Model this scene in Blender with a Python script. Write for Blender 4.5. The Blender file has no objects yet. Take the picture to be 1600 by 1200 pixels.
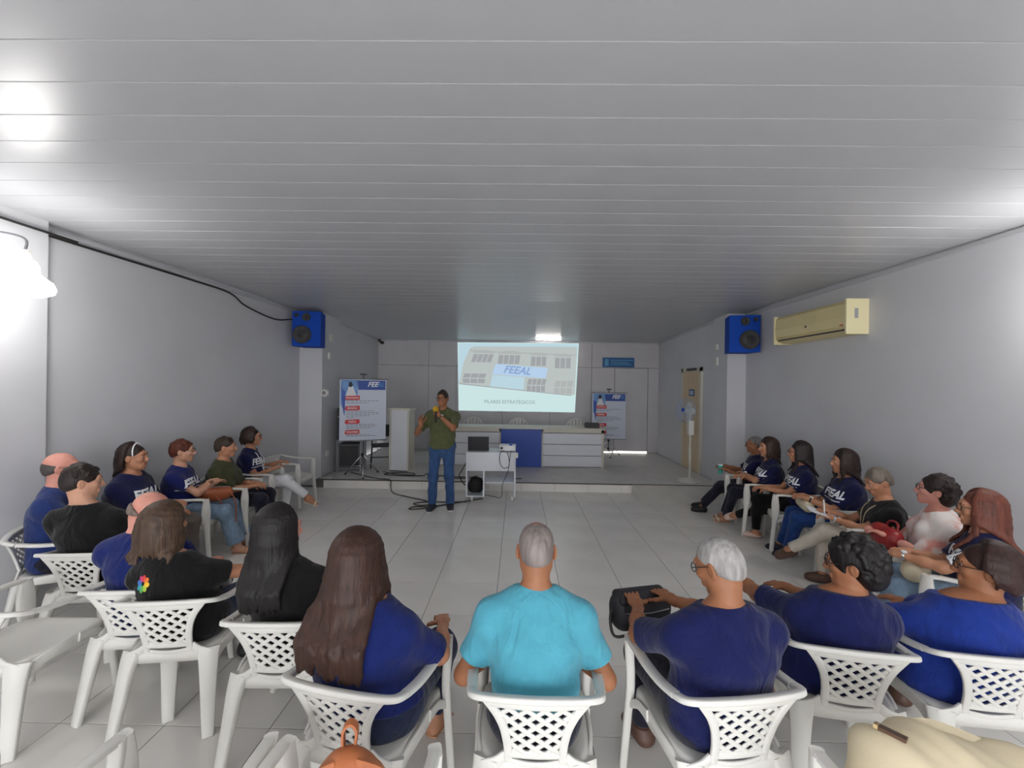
import bpy, bmesh, math, random
import numpy as np
import openvdb as vdb
from mathutils import Vector, Matrix
from mathutils.bvhtree import BVHTree

random.seed(7)
rng = np.random.default_rng(7)
SC = bpy.context.scene
COL = SC.collection
PI = math.pi

# ------------------------------------------------------------------ camera, world, exposure
H_EYE = 1.9
cam_data = bpy.data.cameras.new('camera')
cam_data.sensor_width = 36.0
cam_data.lens = 660.0 / 1600.0 * 36.0
cam_data.clip_start = 0.05
cam = bpy.data.objects.new('camera', cam_data)
COL.objects.link(cam)
cam.matrix_world = (Matrix.Translation((0, 0, H_EYE)) @ Matrix.Rotation(math.radians(0.78), 4, 'Z')
                    @ Matrix.Rotation(PI / 2, 4, 'X') @ Matrix.Rotation(math.radians(0.8), 4, 'Z'))
SC.camera = cam

world = bpy.data.worlds.new('world')
SC.world = world
world.use_nodes = True
bg = world.node_tree.nodes['Background']
bg.inputs[0].default_value = (0.95, 0.97, 1.0, 1)
bg.inputs[1].default_value = 2.6

SC.view_settings.view_transform = 'Standard'
SC.view_settings.look = 'None'
SC.view_settings.gamma = 1.0
SC.view_settings.use_curve_mapping = False
SC.view_settings.exposure = 1.42
LAMP_L = 11.5          # radiance of the bulbs on the walls
try:
    SC.cycles.max_bounces = 8
    SC.cycles.diffuse_bounces = 5
    SC.cycles.glossy_bounces = 4
    SC.cycles.sample_clamp_indirect = 4.0
    SC.cycles.use_denoising = True
except Exception:
    pass

# room measures
XL, XR = -4.0, 3.95            # hall side walls
XSL, XSR = -3.69, 3.68         # stage side walls
YSTAGE, HSTAGE = 7.5, 0.15
YBACK = 11.1
YREAR = -3.2
ZC = 3.2
def zceil(y):
    return ZC if y < 6.6 else ZC - 0.17 * (y - 6.6) / (YBACK - 6.6)

# ------------------------------------------------------------------ materials
MATS = {}
def nt(name):
    m = bpy.data.materials.new(name)
    m.use_nodes = True
    n = m.node_tree.nodes
    return m, n, m.node_tree.links, n['Principled BSDF']

def lin(r, g, b):
    f = lambda c: (c / 255 / 12.92) if c / 255 <= 0.04045 else ((c / 255 + 0.055) / 1.055) ** 2.4
    return (f(r), f(g), f(b), 1.0)

def mat(name, col, rough=0.5, var=0.0, vscale=8.0, bump=0.0, bscale=60.0, spec=0.5, metal=0.0,
        sheen=0.0, coat=0.0, stretch=(1, 1, 1), sub=0.0, transm=0.0):
    if name in MATS:
        return MATS[name]
    m, n, l, b = nt(name)
    b.inputs['Base Color'].default_value = col
    b.inputs['Roughness'].default_value = rough
    b.inputs['Metallic'].default_value = metal
    b.inputs['Specular IOR Level'].default_value = spec
    b.inputs['Sheen Weight'].default_value = sheen
    b.inputs['Coat Weight'].default_value = coat
    b.inputs['Transmission Weight'].default_value = transm
    if sub:
        b.inputs['Subsurface Weight'].default_value = sub
        b.inputs['Subsurface Radius'].default_value = (0.012, 0.005, 0.003)
    tc = n.new('ShaderNodeTexCoord')
    mp = n.new('ShaderNodeMapping')
    mp.inputs['Scale'].default_value = stretch
    l.new(tc.outputs['Object'], mp.inputs['Vector'])
    if var > 0:
        t = n.new('ShaderNodeTexNoise')
        t.inputs['Scale'].default_value = vscale
        t.inputs['Detail'].default_value = 5
        l.new(mp.outputs[0], t.inputs['Vector'])
        r = n.new('ShaderNodeValToRGB')
        e = r.color_ramp.elements
        e[0].position, e[1].position = 0.3, 0.7
        e[0].color = tuple(max(0, c * (1 - var)) for c in col[:3]) + (1,)
        e[1].color = tuple(min(1, c * (1 + var)) for c in col[:3]) + (1,)
        l.new(t.outputs['Fac'], r.inputs[0])
        l.new(r.outputs[0], b.inputs['Base Color'])
    if bump > 0:
        t2 = n.new('ShaderNodeTexNoise')
        t2.inputs['Scale'].default_value = bscale
        t2.inputs['Detail'].default_value = 4
        l.new(mp.outputs[0], t2.inputs['Vector'])
        bp = n.new('ShaderNodeBump')
        bp.inputs['Strength'].default_value = bump
        bp.inputs['Distance'].default_value = 0.004
        l.new(t2.outputs['Fac'], bp.inputs['Height'])
        l.new(bp.outputs[0], b.inputs['Normal'])
    MATS[name] = m
    return m

def emit(name, col, strength):
    if name in MATS:
        return MATS[name]
    m, n, l, b = nt(name)
    b.inputs['Base Color'].default_value = (0, 0, 0, 1)
    b.inputs['Roughness'].default_value = 0.9
    b.inputs['Specular IOR Level'].default_value = 0.0
    b.inputs['Emission Color'].default_value = col
    b.inputs['Emission Strength'].default_value = strength
    MATS[name] = m
    return m

def fabric(name, col, var=0.12):
    if name in MATS:
        return MATS[name]
    m = mat(name, col, rough=0.85, var=var, vscale=14, bump=0.25, bscale=220, spec=0.15, sheen=0.15)
    n, l = m.node_tree.nodes, m.node_tree.links        # soft creases under the weave
    b = n['Principled BSDF']
    fine = b.inputs['Normal'].links[0].from_node
    tc = n.new('ShaderNodeTexCoord')
    mp = n.new('ShaderNodeMapping'); mp.inputs['Scale'].default_value = (1.0, 1.0, 0.6); mp.inputs['Rotation'].default_value = (0.5, 0.3, 0)
    t = n.new('ShaderNodeTexNoise'); t.inputs['Scale'].default_value = 9.0; t.inputs['Detail'].default_value = 3; t.inputs['Distortion'].default_value = 1.6
    bp = n.new('ShaderNodeBump'); bp.inputs['Strength'].default_value = 0.55; bp.inputs['Distance'].default_value = 0.03
    l.new(tc.outputs['Object'], mp.inputs[0]); l.new(mp.outputs[0], t.inputs['Vector']); l.new(t.outputs['Fac'], bp.inputs['Height']); l.new(bp.outputs[0], fine.inputs['Normal'])
    return m
def hairmat(name, col):
    col = tuple(c * 0.62 for c in col[:3]) + (1,)
    return mat(name, col, rough=0.5, var=0.35, vscale=30, bump=0.9, bscale=70, spec=0.35, stretch=(1.6, 1.6, 0.16))

WALL = mat('wall_paint', lin(206, 206, 210), 0.75, var=0.035, vscale=1.6, bump=0.12, bscale=35, spec=0.25)
RAMPC = mat('ramp_screed', lin(214, 210, 203), 0.5, var=0.06, vscale=4, bump=0.08, bscale=30)
WALLB = mat('wall_panel_paint', lin(204, 201, 204), 0.75, var=0.04, vscale=2.5, bump=0.08, bscale=30, spec=0.2)
PVC = mat('pvc_plank', lin(188, 189, 193), 0.34, var=0.02, vscale=1.2, spec=0.45)
TILE = mat('floor_tile', lin(232, 229, 224), 0.24, var=0.05, vscale=2.2, bump=0.02, bscale=8, spec=0.5)
GROUT = mat('grout', lin(112, 108, 103), 0.9, var=0.15, vscale=5)
STAGET = mat('stage_tile', lin(214, 211, 207), 0.35, var=0.06, vscale=3, spec=0.45)
EDGE = mat('stage_edge', lin(92, 84, 78), 0.5, var=0.1)
CONC = mat('ramp_concrete', lin(176, 172, 166), 0.6, var=0.08, vscale=4, bump=0.1, bscale=30)
PLAST = mat('white_plastic', lin(222, 220, 214), 0.38, var=0.03, vscale=5, bump=0.04, bscale=60, spec=0.45)
MDF = mat('white_laminate', lin(222, 224, 230), 0.35, var=0.015, vscale=4)
MDFC = mat('cream_edge', lin(208, 203, 190), 0.45, var=0.03, vscale=8)
BLUEL = mat('blue_laminate', lin(34, 72, 168), 0.4, var=0.03, vscale=6)
BLUES = mat('blue_speaker_carpet', lin(22, 74, 178), 0.7, var=0.1, vscale=40, bump=0.3, bscale=120, spec=0.2)
BLACK = mat('black_plastic', lin(26, 26, 28), 0.45, var=0.1, vscale=20)
RUBBER = mat('black_rubber', lin(36, 34, 33), 0.7, var=0.1)
DGREY = mat('dark_grey', lin(60, 58, 60), 0.6, var=0.15, vscale=12)
CHROME = mat('chrome', (0.75, 0.75, 0.77, 1), 0.25, metal=1.0)
STEEL = mat('grey_steel', lin(150, 150, 155), 0.4, metal=0.6)
BEIGEAC = mat('aged_cream_plastic', lin(226, 210, 158), 0.45, var=0.05, vscale=3)
DOORW = mat('door_wood', lin(206, 184, 150), 0.5, var=0.06, vscale=3, stretch=(6, 6, 0.6))
WHITE = mat('white_print', lin(235, 236, 240), 0.7)
SIGNB = mat('sign_blue', lin(30, 92, 150), 0.5, var=0.1)

# ------------------------------------------------------------------ mesh helpers
def link(name, me, m, parent=None, smooth=False, loc=None):
    o = bpy.data.objects.new(name, me)
    COL.objects.link(o)
    if m is not None:
        for mm in (m if isinstance(m, (list, tuple)) else [m]):
            me.materials.append(mm)
    if smooth:
        me.shade_smooth()
    if parent is not None:
        o.parent = parent
    if loc is not None:
        o.location = loc
    return o

def obj(name, bm, m, parent=None, smooth=False, loc=None, bevel=0.0, seg=2):
    if bevel > 0:
        bmesh.ops.bevel(bm, geom=[e for e in bm.edges if len(e.link_faces) == 2 and e.calc_face_angle(0) > 0.5],
                        offset=bevel, segments=seg, profile=0.6, affect='EDGES', clamp_overlap=True)
    bmesh.ops.recalc_face_normals(bm, faces=bm.faces)
    me = bpy.data.meshes.new(name)
    bm.to_mesh(me)
    bm.free()
    return link(name, me, m, parent, smooth, loc)

def tag(o, label, cat, group=None):
    o['label'] = label
    o['category'] = cat
    if group:
        o['group'] = group
    return o

def thing(name, label, cat, loc=(0, 0, 0), rz=0.0, group=None):
    o = bpy.data.objects.new(name, None)
    COL.objects.link(o)
    o.empty_display_size = 0.1
    o.location = loc
    o.rotation_euler = (0, 0, rz)
    return tag(o, label, cat, group)

def struct(o):
    o['kind'] = 'structure'
    return o

def box(bm, x0, y0, z0, x1, y1, z1, M=None):
    vs = [bm.verts.new(Vector(p) if M is None else M @ Vector(p)) for p in
          [(x0, y0, z0), (x1, y0, z0), (x1, y1, z0), (x0, y1, z0), (x0, y0, z1), (x1, y0, z1), (x1, y1, z1), (x0, y1, z1)]]
    for f in [(0, 3, 2, 1), (4, 5, 6, 7), (0, 1, 5, 4), (1, 2, 6, 5), (2, 3, 7, 6), (3, 0, 4, 7)]:
        bm.faces.new([vs[i] for i in f])
    return bm

def nbox(*a, **k):
    return box(bmesh.new(), *a, **k)

def cyl(bm, a, b, ra, rb=None, n=16, caps=True):
    rb = ra if rb is None else rb
    a, b = Vector(a), Vector(b)
    d = (b - a).normalized()
    s = d.orthogonal().normalized()
    t = d.cross(s)
    A = [bm.verts.new(a + (s * math.cos(2 * PI * i / n) + t * math.sin(2 * PI * i / n)) * ra) for i in range(n)]
    B = [bm.verts.new(b + (s * math.cos(2 * PI * i / n) + t * math.sin(2 * PI * i / n)) * rb) for i in range(n)]
    for i in range(n):
        bm.faces.new([A[i], A[(i + 1) % n], B[(i + 1) % n], B[i]])
    if caps:
        bm.faces.new(A[::-1])
        bm.faces.new(B)
    return bm

def smooth_path(pts, sub=6):
    P = [Vector(p) for p in pts]
    if len(P) < 3:
        return P
    out = []
    for i in range(len(P) - 1):
        p0, p1, p2, p3 = P[max(i - 1, 0)], P[i], P[i + 1], P[min(i + 2, len(P) - 1)]
        for k in range(sub):
            t = k / sub
            out.append(0.5 * ((2 * p1) + (p2 - p0) * t + (2 * p0 - 5 * p1 + 4 * p2 - p3) * t * t + (3 * p1 - p0 - 3 * p2 + p3) * t ** 3))
    out.append(P[-1])
    return out

def tube(bm, pts, r, n=8, sub=6, closed=False):
    P = smooth_path(pts, sub) if sub > 1 else [Vector(p) for p in pts]
    rings = []
    up = None
    for i, p in enumerate(P):
        if closed:
            d = (P[(i + 1) % len(P)] - P[i - 1]).normalized()
        else:
            d = (P[min(i + 1, len(P) - 1)] - P[max(i - 1, 0)]).normalized()
        if up is None:
            up = d.orthogonal().normalized()
        up = (up - d * up.dot(d))
        up = up.normalized() if up.length > 1e-6 else d.orthogonal().normalized()
        s = d.cross(up)
        rr = r(i / max(1, len(P) - 1)) if callable(r) else r
        rings.append([bm.verts.new(p + (up * math.cos(2 * PI * k / n) + s * math.sin(2 * PI * k / n)) * rr) for k in range(n)])
    m = len(rings)
    for i in range(m if closed else m - 1):
        A, B = rings[i], rings[(i + 1) % m]
        for k in range(n):
            bm.faces.new([A[k], A[(k + 1) % n], B[(k + 1) % n], B[k]])
    if not closed:
        bm.faces.new(rings[0][::-1])
        bm.faces.new(rings[-1])
    return bm

def sweep(bm, pts, sec, side, sub=5, rnd=0.35):
    """rounded rectangular section along a path; sec(t) -> (width along side, thickness); side(t) -> vector"""
    P = smooth_path(pts, sub) if sub > 1 else [Vector(p) for p in pts]
    rings = []
    n = len(P)
    for i, p in enumerate(P):
        t = i / (n - 1)
        d = (P[min(i + 1, n - 1)] - P[max(i - 1, 0)]).normalized()
        s = Vector(side(t) if callable(side) else side)
        s = (s - d * s.dot(d)).normalized()
        u = d.cross(s)
        w, h = sec(t)
        w, h = w / 2, h / 2
        c = min(w, h) * rnd
        q = [(w, h - c), (w - c, h), (-w + c, h), (-w, h - c), (-w, -h + c), (-w + c, -h), (w - c, -h), (w, -h + c)]
        rings.append([bm.verts.new(p + s * a + u * b) for a, b in q])
    for A, B in zip(rings, rings[1:]):
        for k in range(8):
            bm.faces.new([A[k], A[(k + 1) % 8], B[(k + 1) % 8], B[k]])
    bm.faces.new(rings[0][::-1])
    bm.faces.new(rings[-1])
    return bm

def poly(bm, pts, y0=0.0, y1=None):
    """prism of an outline in x,z"""
    y1 = y0 if y1 is None else y1
    A = [bm.verts.new((x, y0, z)) for x, z in pts]
    if y1 == y0:
        bm.faces.new(A)
        return bm
    B = [bm.verts.new((x, y1, z)) for x, z in pts]
    bm.faces.new(A)
    bm.faces.new(B[::-1])
    n = len(pts)
    for i in range(n):
        bm.faces.new([A[i], B[i], B[(i + 1) % n], A[(i + 1) % n]])
    return bm

def text_verts(s, size, shear=0.0, weight=0.0, align='CENTER'):
    cu = bpy.data.curves.new('t', 'FONT')
    cu.body = s
    cu.size = size
    cu.shear = shear
    cu.offset = weight
    cu.align_x = align
    cu.align_y = 'CENTER'
    cu.resolution_u = 3
    o = bpy.data.objects.new('t', cu)
    COL.objects.link(o)
    dg = bpy.context.evaluated_depsgraph_get()
    me = bpy.data.meshes.new_from_object(o.evaluated_get(dg))
    bpy.data.objects.remove(o)
    bpy.data.curves.remove(cu)
    return me

def text_obj(name, s, size, m, M, parent=None, shear=0.0, weight=0.0, align='CENTER'):
    me = text_verts(s, size, shear, weight, align)
    me.transform(M)
    me.materials.clear()
    return link(name, me, m, parent)
# ================================================================== the room
def T(x=0, y=0, z=0):
    return Matrix.Translation((x, y, z))
RX90 = Matrix.Rotation(PI / 2, 4, 'X')     # text drawn in x,y -> stands in x,z facing -Y

# floor: grout bed with tiles as pieces
TS = 0.583
floor = struct(obj('floor', nbox(XL - 0.2, YREAR, -0.06, XR + 0.2, YSTAGE + 0.3, -0.003), GROUT))
tile_bm = nbox(-TS / 2 + 0.0022, -TS / 2 + 0.0022, -0.012, TS / 2 - 0.0022, TS / 2 - 0.0022, 0.0)
bmesh.ops.bevel(tile_bm, geom=[e for e in tile_bm.edges if all(v.co.z > -0.001 for v in e.verts)], offset=0.0015, segments=1, affect='EDGES')
tile_me = bpy.data.meshes.new('tile')
tile_bm.to_mesh(tile_me); tile_bm.free()
tile_me.materials.append(TILE)
x0t = -0.163 - TS * 6 - TS / 2
y0t = 3.458 + TS / 2 - TS * 5
nx = 15
ny = 12
for j in range(ny):
    for i in range(nx):
        cx, cy = x0t + i * TS, y0t + j * TS
        if cx - TS / 2 > XR or cx + TS / 2 < XL or cy - TS / 2 > YSTAGE:
            continue
        o = bpy.data.objects.new('tile', tile_me)
        COL.objects.link(o)
        o.parent = floor
        o.location = (cx, cy, 0)
# floor behind the camera: one stretch of the same tiles
bm = bmesh.new()
yb = y0t - TS / 2
k = 0
y = yb
while y - TS > YREAR:
    for i in range(nx):
        x = x0t + i * TS
        box(bm, x - TS / 2 + 0.0022, y - TS + 0.0022, -0.012, x + TS / 2 - 0.0022, y - 0.0022, 0.0)
    y -= TS
rear_tiles = obj('rear_tiles', bm, TILE, floor)
rear_tiles['kind'] = 'stuff'

# walls
wall_left = struct(obj('wall_left', nbox(XL - 0.15, YREAR, -0.02, XL, YSTAGE + 0.25, ZC + 0.1), WALL))
# projecting pier of the left wall, near the lamp
struct(obj('wall_left_pier', nbox(XL - 0.02, 2.2, -0.02, XL + 0.07, 3.47, ZC + 0.06), WALL))
wall_right = struct(obj('wall_right', nbox(XR, YREAR, -0.02, XR + 0.15, YSTAGE + 0.1, ZC + 0.1), WALL))
struct(obj('wall_stage_left', nbox(XSL - 0.15, 8.3, 0.0, XSL, YBACK + 0.1, ZC + 0.1), WALL))
struct(obj('wall_stage_right', nbox(XSR, YSTAGE - 0.05, 0.0, XSR + 0.4, YBACK + 0.1, ZC + 0.1), WALL))
struct(obj('pillar_left', nbox(XL - 0.1, 7.68, -0.02, -3.58, 8.4, ZC + 0.1), WALL, bevel=0.012))
struct(obj('pillar_right', nbox(3.63, 7.38, -0.02, XR + 0.1, 7.9, ZC + 0.1), WALL, bevel=0.012))
wall_back = struct(obj('wall_back', nbox(XSL - 0.2, YBACK, 0.0, XSR + 0.2, YBACK + 0.15, ZC + 0.1), GROUT))
# painted boards of the back wall, joints recessed
xs = [XSL, -2.35, -1.62, -0.4, 0.85, 1.93, 2.53, 3.4, XSR]
for (z0, z1, joints) in ((HSTAGE, 2.36, xs), (2.36, 3.06, [XSL, -2.35, -0.4, 1.93, XSR])):
    for a, b in zip(joints, joints[1:]):
        if z0 < 1 and a == 2.53:
            continue
        obj('panel', nbox(a + 0.005, YBACK - 0.016, z0 + 0.005, b - 0.005, YBACK + 0.01, z1 - 0.005), WALLB, wall_back)
# door leaf in the back wall, light showing under it
door_1 = struct(obj('door_1', nbox(2.54, YBACK - 0.02, HSTAGE + 0.035, 3.39, YBACK + 0.005, 2.35), WALLB))
obj('door_handle', cyl(bmesh.new(), (2.62, YBACK - 0.02, 1.15), (2.62, YBACK - 0.07, 1.15), 0.022), STEEL, door_1)
obj('light_gap', nbox(2.5, YBACK - 0.006, HSTAGE + 0.002, 3.39, YBACK - 0.002, HSTAGE + 0.03), emit('daylight_gap', (1, 0.95, 0.88, 1), 2.2), door_1)
obj('light_gap', nbox(1.96, YBACK - 0.018, HSTAGE + 0.002, 2.48, YBACK - 0.0165, HSTAGE + 0.02), MATS['daylight_gap'], wall_back)
struct(obj('wall_rear', nbox(XL - 0.15, YREAR - 0.1, 1.0, -2.9, YREAR, ZC + 0.1), WALL))
bm = nbox(-2.9, YREAR - 0.1, 2.5, 2.9, YREAR, ZC + 0.1)  # unseen end of the hall; wide opening shaped to let fill light in
box(bm, 2.9, YREAR - 0.1, 0, XR + 0.15, YREAR, ZC + 0.1)
box(bm, XL - .15, YREAR - 0.1, 0, -2.9, YREAR, 1.0)
struct(obj('wall_rear_lintel', bm, WALL))
struct(obj('light_stop_ground', nbox(-12, -16, -0.1, 12, YREAR - 0.02, -0.04), CONC))  # unseen slab added outside to stop world light coming in from below

# ceiling: every plank a piece, tongue grooves between
ceiling = struct(obj('ceiling', nbox(XL - 0.2, YREAR, ZC + 0.03, XR + 0.2, YBACK + 0.2, ZC + 0.12), WALL))
PW = 0.229
def plank(y0, y1, xa, xb):
    bm = bmesh.new()
    z0, z1 = zceil(y0), zceil(y1)
    prof = [(y0 + 0.001, z0 + 0.022), (y0 + 0.001, z0 + 0.004), (y0 + 0.0035, z0 + 0.0001),
            (y0 * .7 + y1 * .3, z0 * .7 + z1 * .3 - 0.0004), (y0 * .3 + y1 * .7, z0 * .3 + z1 * .7 - 0.0004),
            (y1 - 0.0035, z1 + 0.0001), (y1 - 0.0012, z1 + 0.004), (y1 - 0.0012, z1 + 0.022)]
    A = [bm.verts.new((xa, y, z)) for y, z in prof]
    B = [bm.verts.new((xb, y, z)) for y, z in prof]
    for i in range(len(prof) - 1):
        bm.faces.new([A[i], A[i + 1], B[i + 1], B[i]])
    bm.faces.new([A[0], B[0], B[-1], A[-1]])
    bm.faces.new(A); bm.faces.new(B[::-1])
    o = obj('plank', bm, PVC, ceiling)
    for p in o.data.polygons:
        p.use_smooth = False
    return o
y = 1.60 - PW * 3
while y < YBACK:
    plank(y, y + PW, XL if y < 7.6 else XSL - .05, XR if y < 7.6 else XSR + .05)
    y += PW
y = 1.60 - PW * 3
bm = bmesh.new()
while y > YREAR:
    box(bm, XL, y - PW + 0.001, ZC, XR, y - 0.001, ZC + 0.02)
    y -= PW
rp = obj('rear_planks', bm, PVC, ceiling)
rp['kind'] = 'stuff'
# cornice strips along the walls
def strip(name, a, b, w, h, m):
    bm = bmesh.new()
    sweep(bm, [a, b], lambda t: (w, h), (0, 0, 1), sub=1, rnd=0.3)
    return struct(obj(name, bm, m))
strip('trim_1', (XL + 0.012, YREAR, ZC - 0.02), (XL + 0.012, 7.68, zceil(7.68) - 0.02), 0.045, 0.024, PVC)
strip('trim_2', (XR - 0.012, YREAR, ZC - 0.02), (XR - 0.012, 7.38, zceil(7.38) - 0.02), 0.045, 0.024, PVC)
strip('trim_3', (XSL + 0.012, 8.4, zceil(8.4) - 0.02), (XSL + 0.012, YBACK, zceil(YBACK) - 0.02), 0.045, 0.024, PVC)
strip('trim_4', (XSR - 0.012, 7.9, zceil(7.9) - 0.02), (XSR - 0.012, YBACK, zceil(YBACK) - 0.02), 0.045, 0.024, PVC)
strip('trim_5', (XSL, YBACK - 0.025, zceil(YBACK) - 0.02), (XSR, YBACK - 0.025, zceil(YBACK) - 0.02), 0.04, 0.02, PVC)
strip('baseboard_left', (XL + 0.006, 3.5, 0.04), (XL + 0.006, 7.68, 0.04), 0.08, 0.012, TILE)

# stage: slab, floor tiles, riser tiles, dark nosing
stage = struct(obj('stage_platform', nbox(-3.6, YSTAGE + 0.02, -0.02, XSR + .02, YBACK + 0.02, HSTAGE - 0.008), GROUT))
bm_me = None
sx = -3.58
TT = 0.6
st_bm = nbox(-TT / 2 + 0.002, -TT / 2 + 0.002, -0.01, TT / 2 - 0.002, TT / 2 - 0.002, 0.0)
st_me = bpy.data.meshes.new('stage_tile'); st_bm.to_mesh(st_me); st_bm.free(); st_me.materials.append(STAGET)
for j in range(6):
    for i in range(12):
        o = bpy.data.objects.new('tile', st_me); COL.objects.link(o); o.parent = stage
        o.location = (-3.27 + i * TT * 1.0 + 0.02, YSTAGE + 0.03 + TT / 2 + j * TT, HSTAGE)
rt_w = 0.59
for i in range(12):
    a = -3.45 + i * rt_w
    b = min(a + rt_w, XSR)
    if a > 3.6:
        break
    obj('riser_tile', nbox(a + 0.002, YSTAGE + 0.005, 0.0, b - 0.002, YSTAGE + 0.025, HSTAGE - 0.012), TILE, stage)
obj('nosing', nbox(-3.58, YSTAGE - 0.002, HSTAGE - 0.012, XSR, YSTAGE + 0.03, HSTAGE + 0.003), EDGE, stage)
# ramp at the right end of the stage
bm = bmesh.new()
pr = [(6.85, 0.0), (YSTAGE, 0.0), (YSTAGE, HSTAGE - 0.004)]
A = [bm.verts.new((2.04, y, z)) for y, z in pr]
B = [bm.verts.new((3.7, y, z)) for y, z in pr]
bm.faces.new(A); bm.faces.new(B[::-1])
for i in range(3):
    bm.faces.new([A[i], A[(i + 1) % 3], B[(i + 1) % 3], B[i]])
tag(obj('access_ramp', bm, RAMPC), 'pale concrete wedge ramp leading up to the right end of the stage', 'ramp')

# door on the right side wall of the stage
d2 = bpy.data.objects.new('door_2', None); COL.objects.link(d2); struct(d2)
d2.location = (XSR, 8.95, HSTAGE)
obj('door_leaf', nbox(-0.03, -0.42, 0.01, 0.0, 0.42, 2.06), DOORW, d2, bevel=0.004)
bm = nbox(-0.04, -0.5, 0, 0.0, -0.42, 2.14); box(bm, -0.04, 0.42, 0, 0, 0.5, 2.14); box(bm, -0.04, -0.5, 2.06, 0, 0.5, 2.14)
obj('door_frame', bm, MDFC, d2)
obj('door_closer', nbox(-0.09, -0.3, 2.08, -0.04, 0.1, 2.13), DGREY, d2)
obj('door_handle', cyl(cyl(bmesh.new(), (-0.03, 0.34, 1.0), (-0.08, 0.34, 1.0), 0.012), (-0.08, 0.34, 1.0), (-0.08, 0.23, 1.0), 0.01), STEEL, d2)
pl = thing('door_plate', 'small dark blue plate with white lettering on the beige stage door', 'sign', (XSR - 0.032, 8.9, HSTAGE + 1.62))
obj('plate', nbox(-0.006, -0.13, -0.07, 0, 0.13, 0.07), SIGNB, pl)
bm = bmesh.new()
for z in (0.03, 0.0, -0.03):
    box(bm, -0.0075, -0.09, z - 0.007, -0.006, 0.09, z + 0.007)
obj('lettering', bm, WHITE, pl)

# ---------------------------------------------------------------- lamps
BULB = emit('bulb_glow', (1.0, 0.985, 0.95, 1), LAMP_L)
def lamp(x, y, z, side, label, grp=None):
    t = thing('wall_lamp', label, 'lamp', (x, y, z), 0, grp)
    bm = bmesh.new()
    prof = [(0.035, 0.165), (0.06, 0.155), (0.075, 0.12), (0.075, 0.075), (0.1, 0.045), (0.145, 0.01), (0.16, -0.03), (0.15, -0.065), (0.1, -0.09), (0.0, -0.1)]
    n = 20
    rings = [[bm.verts.new((r * math.cos(2 * PI * i / n), r * math.sin(2 * PI * i / n), zz)) for i in range(n)] if r > 0 else [bm.verts.new((0, 0, zz))] for r, zz in prof]
    for A, B in zip(rings, rings[1:]):
        for i in range(n):
            if len(B) == 1:
                bm.faces.new([A[i], A[(i + 1) % n], B[0]])
            else:
                bm.faces.new([A[i], A[(i + 1) % n], B[(i + 1) % n], B[i]])
    obj('bulb', bm, BULB, t, smooth=True)
    obj('socket', cyl(bmesh.new(), (0, 0, 0.16), (0, 0, 0.23), 0.034, 0.03), PLAST, t)
    wx = side * (4.0 - abs(x) - 0.07)
    obj('bracket', tube(bmesh.new(), [(0, 0, 0.22), (0, 0, 0.31), (wx * .5, 0, 0.36), (wx, 0, 0.36)], 0.008), STEEL, t)
    obj('mounting_plate', nbox(min(wx, wx + side * 0.02), -0.04, 0.32, max(wx, wx + side * 0.02), 0.04, 0.4), PLAST, t)
    return t
lamp(-3.5, 2.94, 2.57, -1, 'glaring white bulb lamp on the left wall')
lamp(3.68, 2.75, 2.6, 1, 'bright bulb lamp on the right wall beyond the picture edge')
lamp(-3.72, -0.7, 2.62, -1, 'bulb lamp on the left wall behind the photographer')
lamp(3.68, -0.7, 2.6, 1, 'bulb lamp on the right wall behind the photographer')
TUBE = emit('tube_glow', (1, 0.97, 0.93, 1), 9.0)
for k, x in enumerate((-1.75, 1.75)):  # pair of tubes added out of view, brightening the floor from above
    t = thing('tube_light', ['left', 'right'][k] + ' unseen fluorescent batten added above the photographer to brighten the floor', 'lamp', (x, 0.75, ZC))
    obj('batten', nbox(-0.62, -0.045, -0.035, 0.62, 0.045, 0.0), PLAST, t, bevel=0.004)
    obj('tube', cyl(bmesh.new(), (-0.59, 0, -0.055), (0.59, 0, -0.055), 0.016), TUBE, t, smooth=True)
t = thing('tube_light', 'slim lit fluorescent batten on the ceiling above the projected picture', 'lamp', (0.75, YBACK - 0.55, zceil(YBACK - 0.55)))
obj('batten', nbox(-0.33, -0.018, -0.02, 0.33, 0.018, 0.0), PLAST, t, bevel=0.004)
obj('tube', cyl(bmesh.new(), (-0.31, 0, -0.034), (0.31, 0, -0.034), 0.012), emit('warm_tube_glow', (1, 0.94, 0.9, 1), 24.0), t, smooth=True)
# ================================================================== monobloc armchairs
def by(x, z):
    return -0.225 - (z - 0.43) * 0.24 + 0.55 * x * x
ZTOP = 0.705
def hw(z):
    t = (z - 0.45) / (ZTOP - 0.45)
    return 0.106 + 0.08 * max(0, t) ** 2.6

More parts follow.
